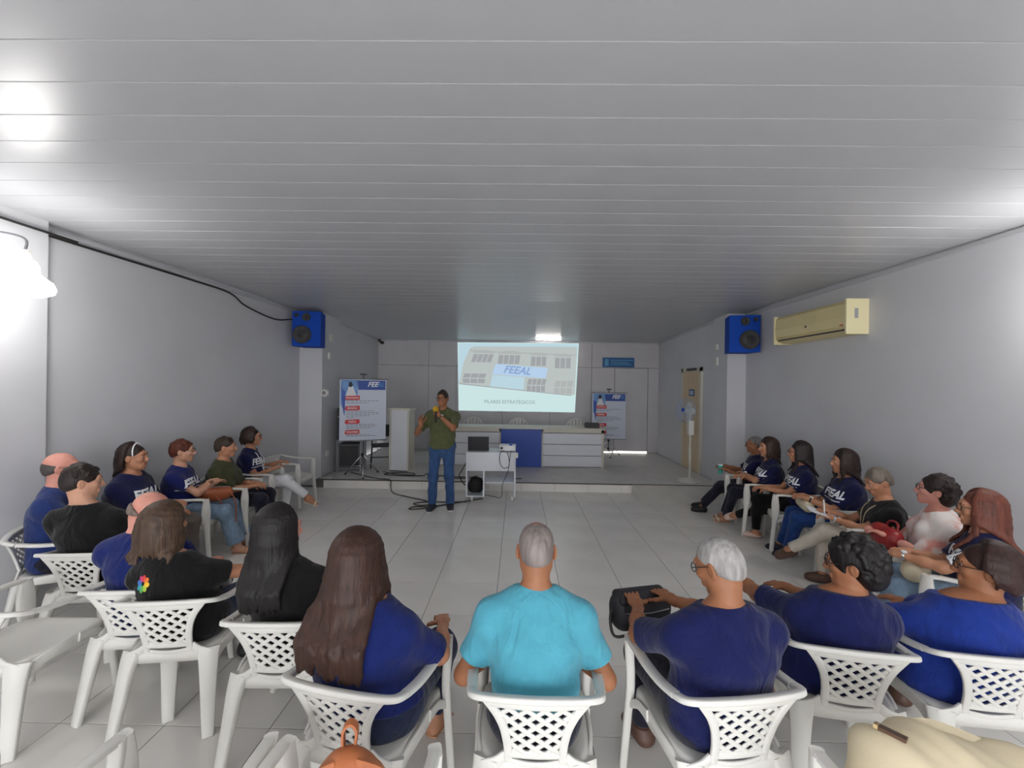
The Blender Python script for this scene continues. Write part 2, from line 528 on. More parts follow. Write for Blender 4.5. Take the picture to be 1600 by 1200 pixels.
def chair_meshes():
    out = []
    # seat: dished superellipse with apron
    bm = bmesh.new()
    n = 40
    def ring(f, dz, out_=0.0):
        r = []
        for i in range(n):
            a = 2 * PI * i / n
            c, s = math.cos(a), math.sin(a)
            e = 0.32
            x = math.copysign(abs(c) ** e, c)
            y = math.copysign(abs(s) ** e, s)
            yy = y * 0.235 * f + 0.012
            wx = 0.235 if y > 0 else 0.235 - 0.03 * abs(y)
            xx = x * (wx * f) + math.copysign(out_, x) * (abs(x) > .5)
            yy += math.copysign(out_, y) * (abs(y) > .5)
            dish = -0.022 * (1 - (f if f < 1 else 1) ** 2) - 0.012 * max(0, (yy - 0.14) / 0.1) ** 2
            r.append(bm.verts.new((xx, yy, 0.435 + dish + dz)))
        return r
    rings = [ring(0.15, 0), ring(0.5, 0), ring(0.8, 0), ring(0.94, 0), ring(1.0, -0.004), ring(1.0, -0.014, 0.006), ring(1.0, -0.06, 0.01), ring(0.975, -0.06, 0.0), ring(0.96, -0.02, 0), ring(0.5, -0.016), ring(0.15, -0.016)]
    for A, B in zip(rings, rings[1:]):
        for i in range(n):
            bm.faces.new([A[i], A[(i + 1) % n], B[(i + 1) % n], B[i]])
    bm.faces.new(rings[0][::-1]); bm.faces.new(rings[-1])
    out.append(('seat', bm, True))
    # backrest: rail, posts, lattice, foot strip
    bm = bmesh.new()
    rail = [(-0.252, -0.205, 0.695), (-0.235, -0.262, 0.714), (-0.15, -0.287, 0.722), (0, -0.297, 0.725), (0.15, -0.287, 0.722), (0.235, -0.262, 0.714), (0.252, -0.205, 0.695)]
    sweep(bm, rail, lambda t: (0.037, 0.022), lambda t: (-math.sin((t - .5) * 2.2), math.cos((t - .5) * 2.2) , -0.25), sub=5)
    zz = [0.43, 0.47, 0.52, 0.58, 0.62, 0.66, ZTOP + 0.012]
    for s in (-1, 1):
        sweep(bm, [(s * hw(z), by(hw(z), z), z) for z in zz], lambda t: (0.032, 0.016), (1, 0, 0), sub=3)
    sweep(bm, [(x, by(x, 0.47), 0.47) for x in (-0.11, -0.05, 0, 0.05, 0.11)], lambda t: (0.03, 0.012), (0, 0, 1), sub=2)
    sweep(bm, [(x, by(x, 0.435) + 0.0, 0.438 - 0.03 * (1 - (x / 0.11) ** 2) * 0.4) for x in (-0.11, -0.05, 0, 0.05, 0.11)], lambda t: (0.02, 0.012), (0, 0, 1), sub=2)
    sweep(bm, [(x, by(x, 0.698), 0.698) for x in (-0.175, -0.09, 0, 0.09, 0.175)], lambda t: (0.03, 0.012), (0, 0, 1), sub=2)
    for sgn in (-1, 1):
        for k in range(-9, 10):
            x0 = k * 0.067
            seg = []
            for q in range(60):
                z = 0.478 + (0.694 - 0.478) * q / 59
                x = x0 + sgn * (z - 0.6) * 1.3
                if abs(x) < hw(z) - 0.005:
                    seg.append((x, by(x, z) + 0.001 * sgn, z))
            if len(seg) > 5:
                pts = [seg[0], seg[len(seg) // 2], seg[-1]]
                sweep(bm, pts, lambda t: (0.0175, 0.007), (1, 0, -0.8 * sgn), sub=2, rnd=0.25)
    out.append(('backrest', bm, False))
    for s in (-1, 1):
        bm = bmesh.new()
        sweep(bm, [(s * 0.252, -0.2, 0.694), (s * 0.262, -0.1, 0.675), (s * 0.265, 0.03, 0.664), (s * 0.262, 0.15, 0.662), (s * 0.26, 0.225, 0.655)],
              lambda t: (0.044 - 0.006 * abs(t - .5), 0.021), (1, 0, 0), sub=5)
        out.append(('armrest', bm, False))
    for s in (-1, 1):
        bm = bmesh.new()
        sweep(bm, [(s * 0.26, 0.232, 0.66), (s * 0.258, 0.235, 0.6), (s * 0.252, 0.232, 0.45), (s * 0.256, 0.245, 0.3), (s * 0.268, 0.272, 0.0)],
              lambda t: (0.055 + 0.03 * math.exp(-((t - .42) / .2) ** 2) - 0.012 * t, 0.046 - 0.01 * t), lambda t: (-0.35 * s, 1, 0), sub=4)
        # gusset running from the seat apron into the leg
        sweep(bm, [(s * 0.246, 0.05, 0.415), (s * 0.25, 0.14, 0.4), (s * 0.254, 0.22, 0.34)], lambda t: (0.05 - .02 * t, 0.014), (0, 0, 1), sub=4)
        out.append(('leg', bm, False))
    for s in (-1, 1):
        bm = bmesh.new()
        sweep(bm, [(s * 0.19, -0.2, 0.425), (s * 0.2, -0.222, 0.36), (s * 0.215, -0.25, 0.2), (s * 0.235, -0.285, 0.0)],
              lambda t: (0.108 - 0.055 * t, 0.042 - 0.012 * t), lambda t: (1, 0.45 * s, 0), sub=4)
        # swept brace from the leg head up along the seat side and to the back panel
        sweep(bm, [(s * 0.236, 0.06, 0.415), (s * 0.238, -0.06, 0.412), (s * 0.225, -0.15, 0.395), (s * 0.205, -0.215, 0.34)], lambda t: (0.05 + .01 * t, 0.016), (0, 0, 1), sub=4)
        sweep(bm, [(s * 0.2, -0.215, 0.405), (s * 0.15, -0.224, 0.432), (s * 0.115, -0.222, 0.462)], lambda t: (0.05 - .02 * t, 0.014), (0, 0, 1), sub=4)
        out.append(('leg', bm, False))
    return out

def make_chair(label):
    t = thing('plastic_armchair', label, 'chair')
    for name, bm, sm in chair_meshes():
        o = obj(name, bm, PLAST, t, smooth=sm)
        if not sm:
            o.data.shade_smooth()
            try:
                o.data.set_sharp_from_angle(angle=0.9)
            except Exception:
                pass
    return t
CHAIR0 = None
def chair(x, y, a, label, z=0.0):
    """a: facing, degrees clockwise from +Y"""
    global CHAIR0
    if CHAIR0 is None:
        r = make_chair(label)
        CHAIR0 = r
    else:
        r = CHAIR0.copy()
        COL.objects.link(r)
        r['label'] = label
        for ch in CHAIR0.children:
            c = ch.copy(); COL.objects.link(c); c.parent = r
    r['group'] = 'white plastic armchairs'
    r.location = (x, y, z)
    r.rotation_euler = (0, 0, -math.radians(a))
    return r

# empty chairs
chair(-2.74, 2.33, -2, 'empty white plastic armchair at the left picture edge by the wall')
chair(-3.5, 6.5, 88, 'empty white plastic armchair next to the woman in white trousers, nearest the stage')
chair(-1.63, 1.22, 3, 'empty white plastic armchair in the bottom left corner')
chair(-1.1, 1.22, 0, 'empty white plastic armchair between two others along the bottom left')
chair(-0.53, 1.2, 2, 'white plastic armchair at the bottom carrying the tan leather backpack')
chair(1.3, 1.22, 0, 'white plastic armchair at the bottom right under the slouchy beige bag')
def stage_chair(x, y, label):
    t = thing('arched_chair', label, 'chair', (x, y, HSTAGE), PI, 'arched white chairs behind the stage desk')
    obj('seat', nbox(-0.21, -0.2, 0.42, 0.21, 0.22, 0.45), PLAST, t, bevel=0.012)
    out = [(-0.21, 0.44), (-0.225, 0.62)] + [(0.225 * math.cos(a), 0.72 + 0.22 * math.sin(a)) for a in np.linspace(PI, 0, 15)] + [(0.225, 0.62), (0.21, 0.44)]
    bm = bmesh.new()
    sweep(bm, [(px, -0.2 - (pz - 0.44) * 0.2, pz) for px, pz in out], lambda q: (0.04, 0.03), (0, 1, 0.2), sub=2)
    obj('back_frame', bm, PLAST, t)
    for q in (-0.12, -0.04, 0.04, 0.12):
        h = 0.72 + 0.22 * math.sqrt(1 - (q / 0.225) ** 2)
        bm = bmesh.new()
        sweep(bm, [(q, -0.2, 0.44), (q * 1.05, -0.215 - (h - .44) * .09, (0.44 + h) / 2), (q, -0.2 - (h - 0.44) * 0.2, h)], lambda w: (0.05, 0.012), (1, 0, 0), sub=3)
        obj('back_slat', bm, PLAST, t)
    for sx in (-1, 1):
        for ya, yb3 in ((0.19, 0.23), (-0.18, -0.24)):
            bm = bmesh.new()
            sweep(bm, [(sx * 0.19, ya, 0.43), (sx * 0.22, yb3, 0.0)], lambda q: (0.055 - 0.02 * q, 0.03), (1, 0, 0), sub=1)
            obj('leg', bm, PLAST, t)
for px, lb in ((-1.06, 'white arched chair behind the left half of the stage desk'), (0.03, 'white arched chair behind the blue middle of the stage desk'), (1.4, 'white arched chair behind the right end of the stage desk')):
    stage_chair(px, 9.86, lb)

# ================================================================== stage desk
desk = thing('stage_desk', 'long white panel desk with a royal blue centre on the stage', 'desk', (0.1, 8.95, HSTAGE))
DH = 0.83
def panelset(x0, x1):
    bm = nbox(x0, 0.02, 0, x0 + 0.035, 0.6, DH - 0.03); box(bm, x1 - 0.05, 0.02, 0, x1, 0.6, DH - 0.03); box(bm, x0, 0.02, DH - 0.1, x1, 0.05, DH - 0.03)
    obj('frame', bm, MDFC, desk)
    bm = nbox(x0 + 0.03, 0.03, 0.01, x1 - 0.04, 0.05, DH - 0.04)
    obj('backing', bm, DGREY, desk)
    h = (DH - 0.12) / 3
    for i in range(3):
        obj('front_panel', nbox(x0 + 0.036, 0.012, 0.012 + i * h + 0.006, x1 - 0.052, 0.03, 0.012 + (i + 1) * h - 0.006), MDF, desk, bevel=0.002)
panelset(0.42, 1.74)
panelset(-1.76, -0.43)
bm = nbox(-0.44, -0.03, 0.0, 0.42, 0.02, DH - 0.035)
obj('blue_front', bm, BLUEL, desk, bevel=0.003)['label'] = 'royal blue centre panel'
obj('desk_top', nbox(-1.78, -0.02, DH - 0.03, 1.76, 0.64, DH), MDFC, desk, bevel=0.004)
t = thing('small_black_box', 'low black device on the right end of the stage desk', 'device', (1.62, 9.2, HSTAGE + DH))
obj('body', nbox(-0.15, -0.09, 0, 0.15, 0.09, 0.085), DGREY, t, bevel=0.006)
obj('lid', nbox(-0.14, -0.08, 0.085, 0.14, 0.08, 0.1), BLACK, t, bevel=0.004)

# lectern
t = thing('lectern', 'tall plain white box lectern with cream edges on the stage', 'lectern', (-2.3, 8.42, HSTAGE), math.radians(-6))
obj('body', nbox(-0.185, -0.15, 0.015, 0.185, 0.15, 1.2), MDF, t, bevel=0.003)
bm = nbox(-0.2, -0.16, 0.0, -0.165, 0.16, 1.2); box(bm, 0.165, -0.16, 0, 0.2, 0.16, 1.2)
obj('edge_strip', bm, MDFC, t)
obj('top', nbox(-0.225, -0.18, 1.2, 0.225, 0.18, 1.245), MDFC, t, bevel=0.006)
obj('plinth', nbox(-0.19, -0.165, 0.0, 0.19, 0.16, 0.02), DGREY, t)

# ================================================================== projected picture
def screen():
    t = thing('projected_picture', 'projected slide of a building with FEEAL sign on the back wall', 'projection', (-0.01, YBACK - 0.02, 2.08))
    W_, H_ = 3.14, 1.79
    def uv(x, y):
        return ((x - 797) / 1212 * W_, -(y - 470) / 704 * H_)
    def shape(name, pts, m, d):
        bm = bmesh.new(); poly(bm, [uv(*p) for p in pts], -0.003 - 0.0012 * d)
        return obj(name, bm, m, t)
    E = lambda n, c, s=0.42: emit('slide_' + n, lin(*c), s)
    ground = E('pale', (192, 216, 216)); sky = E('sky', (176, 202, 212)); wall = E('facade', (176, 184, 182))
    sign = E('sign', (172, 196, 222)); win = E('window', (152, 155, 158)); ltr = E('letter', (132, 156, 196)); shade = E('shade', (166, 171, 170)); cap = E('caption', (146, 166, 166))
    shape('slide', [(185, 118), (1412, 113), (1382, 824), (205, 822)], ground, 0)
    shape('sky', [(195, 126), (1402, 121), (1398, 260), (198, 545)], sky, 1)
    shape('facade', [(310, 180), (350, 158), (1395, 150), (1380, 640), (1340, 652), (205, 545), (250, 320)], wall, 2)
    shape('roof_line', [(310, 205), (560, 218), (1120, 236), (1385, 240), (1385, 228), (1120, 222), (560, 205), (310, 190)], shade, 3)
    def arch(x0, x1, y0, y1, sk, n):
        o = []
        for k in range(9):
            a = PI - PI * k / 8
            o.append(((x0 + x1) / 2 + sk + (x1 - x0) / 2 * math.cos(a) * 1.08, y0 - 6 - (22) * math.sin(a)))
        shape('arch', o + [(x1 + sk, y0 + 6), (x0 + sk, y0 + 2)], shade, 4)
        w = (x1 - x0) / n
        for i in range(n):
            a, b = x0 + i * w + 4, x0 + (i + 1) * w - 4
            shape('pane', [(a + sk, y0 + 14), (b + sk, y0 + 16), (b, y1), (a, y1)], win, 4)
    arch(320, 530, 222, 320, 28, 4); arch(590, 815, 228, 335, 12, 4); arch(925, 1085, 240, 352, 6, 3); arch(1168, 1335, 250, 372, 3, 3)
    shape('sign', [(575, 335), (1105, 372), (1080, 478), (540, 442)], sign, 4)
    for (x0, x1, y0, y1, n) in ((240, 470, 432, 540, 3), (890, 1080, 480, 620, 4), (1165, 1350, 495, 640, 3)):
        w = (x1 - x0) / n
        for i in range(n):
            for j in range(2):
                h = (y1 - y0) / 2
                sk = 16 * (1 - j)
                shape('pane', [(x0 + i * w + 4 + sk, y0 + j * h + 5), (x0 + (i + 1) * w - 4 + sk, y0 + j * h + 7), (x0 + (i + 1) * w - 4, y0 + (j + 1) * h - 3), (x0 + i * w + 4, y0 + (j + 1) * h - 5)], shade if x0 > 1100 else win, 4)
    shape('gate', [(545, 450), (870, 470), (860, 600), (520, 570)], sky, 4)
    shape('kerb', [(205, 540), (1340, 648), (1340, 655), (205, 550)], win, 5)
    x, z = uv(790, 402)
    text_obj('sign_lettering', 'FEEAL', 0.27, ltr, T(x, -0.012, z) @ Matrix.Rotation(math.radians(-4), 4, 'Y').inverted() @ RX90, t, shear=0.35, weight=0.006)
    x, z = uv(720, 728)
    text_obj('caption', 'PILARES ESTRATÉGICOS', 0.125, cap, T(x, -0.012, z) @ RX90, t, weight=0.002)
    return t
screen()
# blue sign board above the stage door
t = thing('sign_board', 'wide blue sign board with pale lettering high on the back wall', 'sign', (2.62, YBACK - 0.035, 2.5))
obj('board', nbox(-0.41, -0.012, -0.125, 0.41, 0.012, 0.125), SIGNB, t, bevel=0.004)
bm = bmesh.new()
box(bm, -0.36, -0.0135, -0.09, -0.26, -0.012, 0.09)
for z, w in ((0.055, 0.3), (0.0, 0.24), (-0.05, 0.28)):
    box(bm, -0.2, -0.0135, z - 0.012, -0.2 + 2 * w * 0.95, -0.012, z + 0.012)
obj('lettering', bm, mat('sign_pale', lin(96, 158, 196), 0.6), t)

# ================================================================== banners on tripods
def banner(label, loc, rz, w, h, zb):
    t = thing('banner_stand', label, 'banner', loc, rz)
    sh = obj('banner', nbox(-w / 2, -0.006, zb, w / 2, 0.0, zb + h), mat('banner_vinyl', lin(206, 212, 228), 0.5), t)
    bb = mat('print_blue', lin(36, 74, 158), 0.5); br = mat('print_red', lin(206, 40, 44), 0.5); bk = mat('print_grey', lin(88, 92, 108), 0.6)
    b1 = mat('print_sky', lin(108, 150, 205), 0.5, var=0.35, vscale=7); b2 = mat('print_deep', lin(60, 88, 180), 0.5, var=0.3, vscale=9); hairm = mat('print_dark', lin(40, 44, 62), 0.6)
    def q(name, pts, m, d):
        bm = bmesh.new(); poly(bm, [((x / 100 - .5) * w, zb + h * (1 - y / 150)) for x, y in pts], -0.0065 - 0.0006 * d)
        return obj(name, bm, m, sh)
    q('picture', [(2, 2), (38, 2), (38, 40), (12, 52), (10, 78), (2, 60)], b1, 1)
    q('picture_edge', [(4, 22), (12, 30), (11, 90), (8, 80), (4, 50)], b2, 2)
    q('robe', [(20, 14), (26, 14), (36, 42), (12, 42)], WHITE, 2)
    q('hair', [(19, 8), (24, 6), (28, 14), (24, 20), (18, 18)], hairm, 3)
    q('header', [(37, 3), (98, 3), (98, 26), (39, 26)], bb, 2)
    text_obj('header_lettering', 'FEE', 0.155 * w, WHITE, T((0.70 - .5) * w, -0.0095, zb + h * (1 - 13 / 150)) @ RX90, sh, shear=0.3, weight=0.004)
    text_obj('header_lettering', 'AL', 0.15 * w, mat('print_lightblue', lin(86, 138, 205), 0.5), T((0.87 - .5) * w, -0.0095, zb + h * (1 - 13 / 150)) @ RX90, sh, shear=0.3, weight=0.002)
    for y, s in ((46, 'PROPÓSITO'), (71, 'MISSÃO'), (104, 'VISÃO'), (129, 'VALORES')):
        q('heading', [(13, y - 5), (42, y - 6), (43, y + 2), (41, y + 5), (13, y + 5), (11, y + 2)], br, 3)
        text_obj('heading_lettering', s, (0.062 if len(s) < 9 else 0.05) * w, WHITE, T((0.27 - .5) * w, -0.0095, zb + h * (1 - y / 150)) @ RX90, sh, weight=0.001)
    bm = bmesh.new()
    for y, ln in ((53, 72), (58, 48), (78, 60), (82, 70), (86, 72), (90, 50), (94, 18), (111, 62), (115, 66), (119, 56), (136, 50), (139, 66)):
        for a in range(14, 14 + ln, 9):
            x0, x1 = (a / 100 - .5) * w, (min(a + 7.6, 14 + ln) / 100 - .5) * w
            z = zb + h * (1 - y / 150)
            box(bm, x0, -0.0075, z - 0.004, x1, -0.006, z + 0.004)
    o = obj('text_lines', bm, bk, sh)
    o['kind'] = 'stuff'
    obj('top_rail', cyl(bmesh.new(), (-w / 2 - 0.02, 0.002, zb + h), (w / 2 + 0.02, 0.002, zb + h), 0.012), STEEL, t, smooth=True)
    obj('bottom_rail', cyl(bmesh.new(), (-w / 2 - 0.01, 0.002, zb), (w / 2 + 0.01, 0.002, zb), 0.012), STEEL, t, smooth=True)
    obj('pole', cyl(bmesh.new(), (0, 0.025, 0.1), (0, 0.025, zb + h + 0.09), 0.014), STEEL, t, smooth=True)
    obj('hook', nbox(-0.06, 0.0, zb + h + 0.08, 0.06, 0.04, zb + h + 0.105), BLACK, t, bevel=0.004)
    obj('collar', cyl(cyl(bmesh.new(), (0, 0.025, 0.36), (0, 0.025, 0.42), 0.024), (0, .025, .16), (0, .025, .2), .024), BLACK, t)
    for k in range(3):
        a = 2 * PI * k / 3 + 0.5
        c, s = math.cos(a), math.sin(a)
        bm = cyl(bmesh.new(), (0, 0.025, 0.4), (c * 0.34, 0.025 + s * 0.34, 0.012), 0.009)
        cyl(bm, (0, 0.025, 0.18), (c * 0.2, 0.025 + s * 0.2, 0.17), 0.006)
        lg = obj('leg', bm, CHROME, t, smooth=True)
        obj('foot', cyl(bmesh.new(), (c * 0.33, .025 + s * 0.33, 0.025), (c * 0.345, .025 + s * 0.345, 0.0), 0.014), RUBBER, lg)
    return t
banner('blue and white FEEAL banner with red headings on a chrome tripod beside the left pillar', (-2.88, 7.85, HSTAGE), math.radians(24), 0.82, 1.14, 0.66)
banner('blue and white banner on a tripod behind the right end of the stage desk', (2.27, 10.5, HSTAGE), math.radians(-2), 0.82, 1.14, 0.42)

# ================================================================== loudspeakers
def speaker(label, loc, rz):
    t = thing('loudspeaker', label, 'speaker', loc, rz, 'blue wall loudspeakers')
    w, h, d = 0.235, 0.3, 0.2
    bm = bmesh.new()
    pts = [(-w, -d), (w, -d), (w * 0.75, d), (-w * 0.75, d)]
    A = [bm.verts.new((x, y, -h)) for x, y in pts]; B = [bm.verts.new((x, y, h)) for x, y in pts]
    bm.faces.new(A[::-1]); bm.faces.new(B)
    for i in range(4):
        bm.faces.new([A[i], A[(i + 1) % 4], B[(i + 1) % 4], B[i]])
    obj('cabinet', bm, BLUES, t, bevel=0.012)
    def cone(x, z, r, name):
        bm = bmesh.new()
        n = 24
        prof = [(r, 0.002), (r, -0.008), (r * .9, -0.01), (r * .82, -0.004), (r * 0.35, 0.012), (r * .3, -0.001), (0.001, -0.008)]
        R = [[bm.verts.new((x + q * math.cos(2 * PI * i / n), -d + y - 0.014, z + q * math.sin(2 * PI * i / n))) for i in range(n)] for q, y in prof]
        for P, Q in zip(R, R[1:]):
            for i in range(n):
                bm.faces.new([P[i], P[(i + 1) % n], Q[(i + 1) % n], Q[i]])
        return obj(name, bm, DGREY, t, smooth=True)
    cone(-0.07, -0.1, 0.155, 'woofer'); cone(0.0, 0.2, 0.07, 'tweeter'); cone(-0.16, 0.23, 0.035, 'port')
    obj('bracket', nbox(-0.05, d - 0.02, -0.1, 0.05, d + 0.06, 0.1), STEEL, t)
    return t
speaker('blue loudspeaker with black cones on the left pillar', (-3.66, 7.4, 2.8), math.radians(6))
sp = speaker('blue loudspeaker with black cones on the right pillar', (3.7, 7.1, 2.77), math.radians(-8))
for c in sp.children:
    if c.name.split('.')[0] in ('woofer', 'tweeter', 'port'):
        for v in c.data.vertices:
            v.co.x *= -1
        c.data.flip_normals()

# ================================================================== air conditioner
ac = thing('air_conditioner', 'aged cream split air conditioner high on the right wall', 'air conditioner', (XR, 5.5, 2.72))
bm = bmesh.new()
prof = [(0, 0.19), (-0.2, 0.19), (-0.235, 0.15), (-0.245, 0.0), (-0.235, -0.1), (-0.2, -0.16), (-0.12, -0.19), (0, -0.19)]
A = [bm.verts.new((x, -0.68, z)) for x, z in prof]; B = [bm.verts.new((x, 0.68, z)) for x, z in prof]
bm.faces.new(A); bm.faces.new(B[::-1])
for i in range(len(prof)):
    bm.faces.new([A[i], A[(i + 1) % len(prof)], B[(i + 1) % len(prof)], B[i]])
obj('casing', bm, BEIGEAC, ac, bevel=0.008)
for ya, yb2 in ((-0.681, -0.655), (0.655, 0.681)):
    obj('end_cap', nbox(-0.252, ya, -0.2, 0.0, yb2, 0.2), mat('cream_cap', lin(238, 228, 184), 0.45), ac, bevel=0.012)
obj('outlet_slot', nbox(-0.232, -0.6, -0.155, -0.18, 0.6, -0.135), DGREY, ac)
obj('louvre', nbox(-0.25, -0.6, -0.142, -0.215, 0.6, -0.134, M=None), BEIGEAC, ac)
obj('sticker', nbox(-0.16, -0.6835, -0.02, -0.12, -0.681, 0.09), mat('sticker_grey', lin(160, 160, 165), .5), ac)
obj('indicator', nbox(-0.246, -0.62, -0.1, -0.242, -0.57, -0.085), mat('indicator_red', lin(200, 90, 70), .4), ac)
obj('badge', nbox(-0.2475, -0.01, -0.04, -0.245, 0.02, -0.015), DGREY, ac)

# ================================================================== pedestal fan
fan = thing('pedestal_fan', 'white pedestal fan on the right side of the stage', 'fan', (3.2, 7.85, HSTAGE), 0)
bm = bmesh.new()
cyl(bm, (0, 0, 0), (0, 0, 0.03), 0.19, 0.185, n=28); cyl(bm, (0, 0, 0.03), (0, 0, 0.07), 0.17, 0.05, n=28)
obj('base', bm, PLAST, fan, smooth=False)
obj('pole', cyl(cyl(bmesh.new(), (0, 0, 0.06), (0, 0, 0.62), 0.022), (0, 0, 0.62), (0, 0, 1.0), 0.014), PLAST, fan, smooth=True)
obj('control_box', nbox(-0.045, -0.05, 0.86, 0.045, 0.05, 1.12), PLAST, fan, bevel=0.015)
hd = bpy.data.objects.new('fan_head', None); COL.objects.link(hd); hd.parent = fan; hd.location = (-0.02, 0, 1.3); hd.rotation_euler = (0, 0.12, 0.5)
obj('motor', cyl(cyl(bmesh.new(), (-0.04, 0, 0), (0.1, 0, 0), 0.075, 0.06), (0.02, 0, -0.18), (0.02, 0, -0.03), 0.03), PLAST, hd, smooth=False)
GR = mat('fan_grille', lin(150, 170, 200), 0.4)
bm = bmesh.new()
for k in range(28):
    a = 2 * PI * k / 28
    c, s = math.cos(a), math.sin(a)
    tube(bm, [(-0.17, c * 0.03, s * 0.03), (-0.165, c * 0.12, s * 0.12), (-0.13, c * 0.2, s * 0.2), (-0.09, c * 0.205, s * 0.205), (-0.05, c * 0.17, s * 0.17), (-0.04, c * .06, s * .06)], 0.0022, n=4, sub=2)
for x, r in ((-0.11, 0.208), (-0.165, 0.12), (-0.17, 0.035)):
    tube(bm, [(x, r * math.cos(2 * PI * i / 24), r * math.sin(2 * PI * i / 24)) for i in range(24)], 0.005, n=5, sub=1, closed=True)
obj('grille', bm, GR, hd)
for k in range(3):
    bm = bmesh.new()
    a0 = 2 * PI * k / 3
    vs = []
    for i in range(6):
        r = 0.03 + 0.14 * i / 5
        for j, da in enumerate((-0.35, 0.35)):
            a = a0 + da * (0.5 + 0.5 * math.sin(PI * (i + 1) / 6.5)) + 0.1 * i / 5
            vs.append(bm.verts.new((-0.1 + (0.02 if j else -0.02), r * math.cos(a), r * math.sin(a))))
    for i in range(5):
        bm.faces.new([vs[2 * i], vs[2 * i + 1], vs[2 * i + 3], vs[2 * i + 2]])
    r = bmesh.ops.solidify(bm, geom=bm.faces[:], thickness=0.004)
    obj('blade', bm, PLAST, hd)
obj('badge', cyl(bmesh.new(), (-0.18, 0, 0), (-0.165, 0, 0), 0.035), BLUEL, hd)

# ================================================================== media cart with laptop, projector, backpack
cart = thing('media_cart', 'white laminate cart on casters in front of the stage', 'cart', (-0.42, 6.98, 0), math.radians(2))
CH = 0.8
obj('top', nbox(-0.4, -0.22, CH - 0.02, 0.4, 0.22, CH), MDF, cart, bevel=0.003)
obj('front_apron', nbox(-0.4, -0.215, CH - 0.3, 0.4, -0.195, CH - 0.02), MDF, cart)
for x in (-0.4, 0.375):
    obj('side_panel', nbox(x, -0.2 if x < 0 else -0.215, 0.08, x + 0.025, 0.2, CH - 0.02), MDF, cart)
obj('divider', nbox(-0.125, -0.2, 0.08, -0.1, 0.2, CH - 0.3), MDF, cart)
obj('shelf', nbox(-0.375, -0.2, 0.08, -0.125, 0.2, 0.1), MDF, cart)
obj('shelf', nbox(-0.1, -0.16, 0.29, 0.375, 0.2, 0.31), MDF, cart)
for x, y in ((-0.3, -0.16), (0.35, -0.16), (-0.3, 0.16), (0.35, 0.16)):
    bm = cyl(bmesh.new(), (x - 0.012, y, 0.03), (x + 0.012, y, 0.03), 0.03)
    box(bm, x - 0.018, y - 0.012, 0.03, x + 0.018, y + 0.012, 0.082)
    obj('caster', bm, PLAST, cart)
lap = thing('laptop', 'open black laptop on the white cart, lid toward the hall', 'laptop', (-0.63, 6.93, CH), math.radians(2))
obj('keyboard_base', nbox(-0.17, -0.02, 0, 0.17, 0.21, 0.018), BLACK, lap, bevel=0.003)
obj('lid', nbox(-0.17, -0.012, 0.0, 0.17, 0.0, 0.225, M=Matrix.Translation((0, -0.02, 0.012)) @ Matrix.Rotation(math.radians(8), 4, 'X')), mat('laptop_lid', lin(44, 42, 46), 0.4), lap, bevel=0.003)
obj('hinge', cyl(bmesh.new(), (-0.12, -0.015, 0.015), (0.12, -0.015, 0.015), 0.01), DGREY, lap)
pj = thing('projector', 'white projector on the right end of the cart', 'projector', (-0.15, 6.95, CH), math.radians(-3))
obj('body', nbox(-0.13, -0.11, 0.015, 0.13, 0.11, 0.1), mat('projector_white', lin(228, 228, 230), .4), pj, bevel=0.012)
obj('lens', cyl(bmesh.new(), (-0.09, -0.125, 0.06), (-0.09, -0.105, 0.06), 0.022), DGREY, pj)
obj('lens_ring', cyl(bmesh.new(), (0.06, 0.1, 0.06), (0.06, 0.13, 0.06), 0.035), DGREY, pj)
obj('vent', nbox(0.03, -0.1125, 0.1, 0.08, -0.06, 0.13), BLUEL, pj)
bm = bmesh.new()
for x, y in ((-.1, -.08), (.1, -.08), (-.1, .08), (.1, .08)):
    cyl(bm, (x, y, 0), (x, y, 0.02), 0.012, n=8)
obj('feet', bm, RUBBER, pj)

tag(obj('white_adapter', nbox(-0.035, 6.74, CH - 0.08, 0.02, 6.78, CH + 0.0, M=None), PLAST, bevel=0.004), 'small white plug block on the right corner of the cart', 'adapter')

# ================================================================== rack, black seat, backstage clutter on the left
rk = thing('equipment_rack', 'grey steel rack with black amplifiers behind the left banner', 'rack', (-3.28, 8.35, HSTAGE), math.radians(8))
for x in (-0.22, 0.22):
    for y in (-0.2, 0.2):
        obj('upright', nbox(x - 0.015, y - 0.015, 0, x + 0.015, y + 0.015, 0.62 if y > 0 else 0.62), STEEL, rk)
for z in (0.06, 0.6, ):
    obj('shelf', nbox(-0.24, -0.22, z, 0.24, 0.22, z + 0.02), STEEL, rk)
am = thing('amplifier_stack', 'black amplifier cabinet on the steel rack behind the left banner', 'amplifier', (-3.28, 8.35, HSTAGE + 0.62), math.radians(8))
obj('cabinet', nbox(-0.23, -0.2, 0, 0.23, 0.2, 0.44), mat('amp_black', lin(52, 50, 54), 0.7, var=0.15, vscale=20), am, bevel=0.01)
obj('top_unit', nbox(-0.23, -0.2, 0.46, 0.23, 0.2, 0.62), DGREY, am, bevel=0.01)
obj('trim_strip', nbox(-0.235, -0.205, 0.44, 0.235, 0.2, 0.46), STEEL, am)
am = thing('floor_amplifier', 'grey amplifier cabinet on the lower shelf of the steel rack', 'amplifier', (-3.28, 8.35, HSTAGE + 0.08), math.radians(8))
obj('cabinet', nbox(-0.2, -0.19, 0, 0.2, 0.18, 0.46), mat('amp_grey', lin(96, 96, 100), 0.7), am, bevel=0.01)
obj('grille', nbox(-0.17, -0.2, 0.04, 0.17, -0.19, 0.42), DGREY, am)
bc = thing('black_chair', 'black metal chair with dark navy cloth behind the left banner', 'chair', (-2.82, 8.75, HSTAGE), math.radians(20))
obj('seat', nbox(-0.2, -0.2, 0.42, 0.2, 0.2, 0.46), BLACK, bc, bevel=0.012)
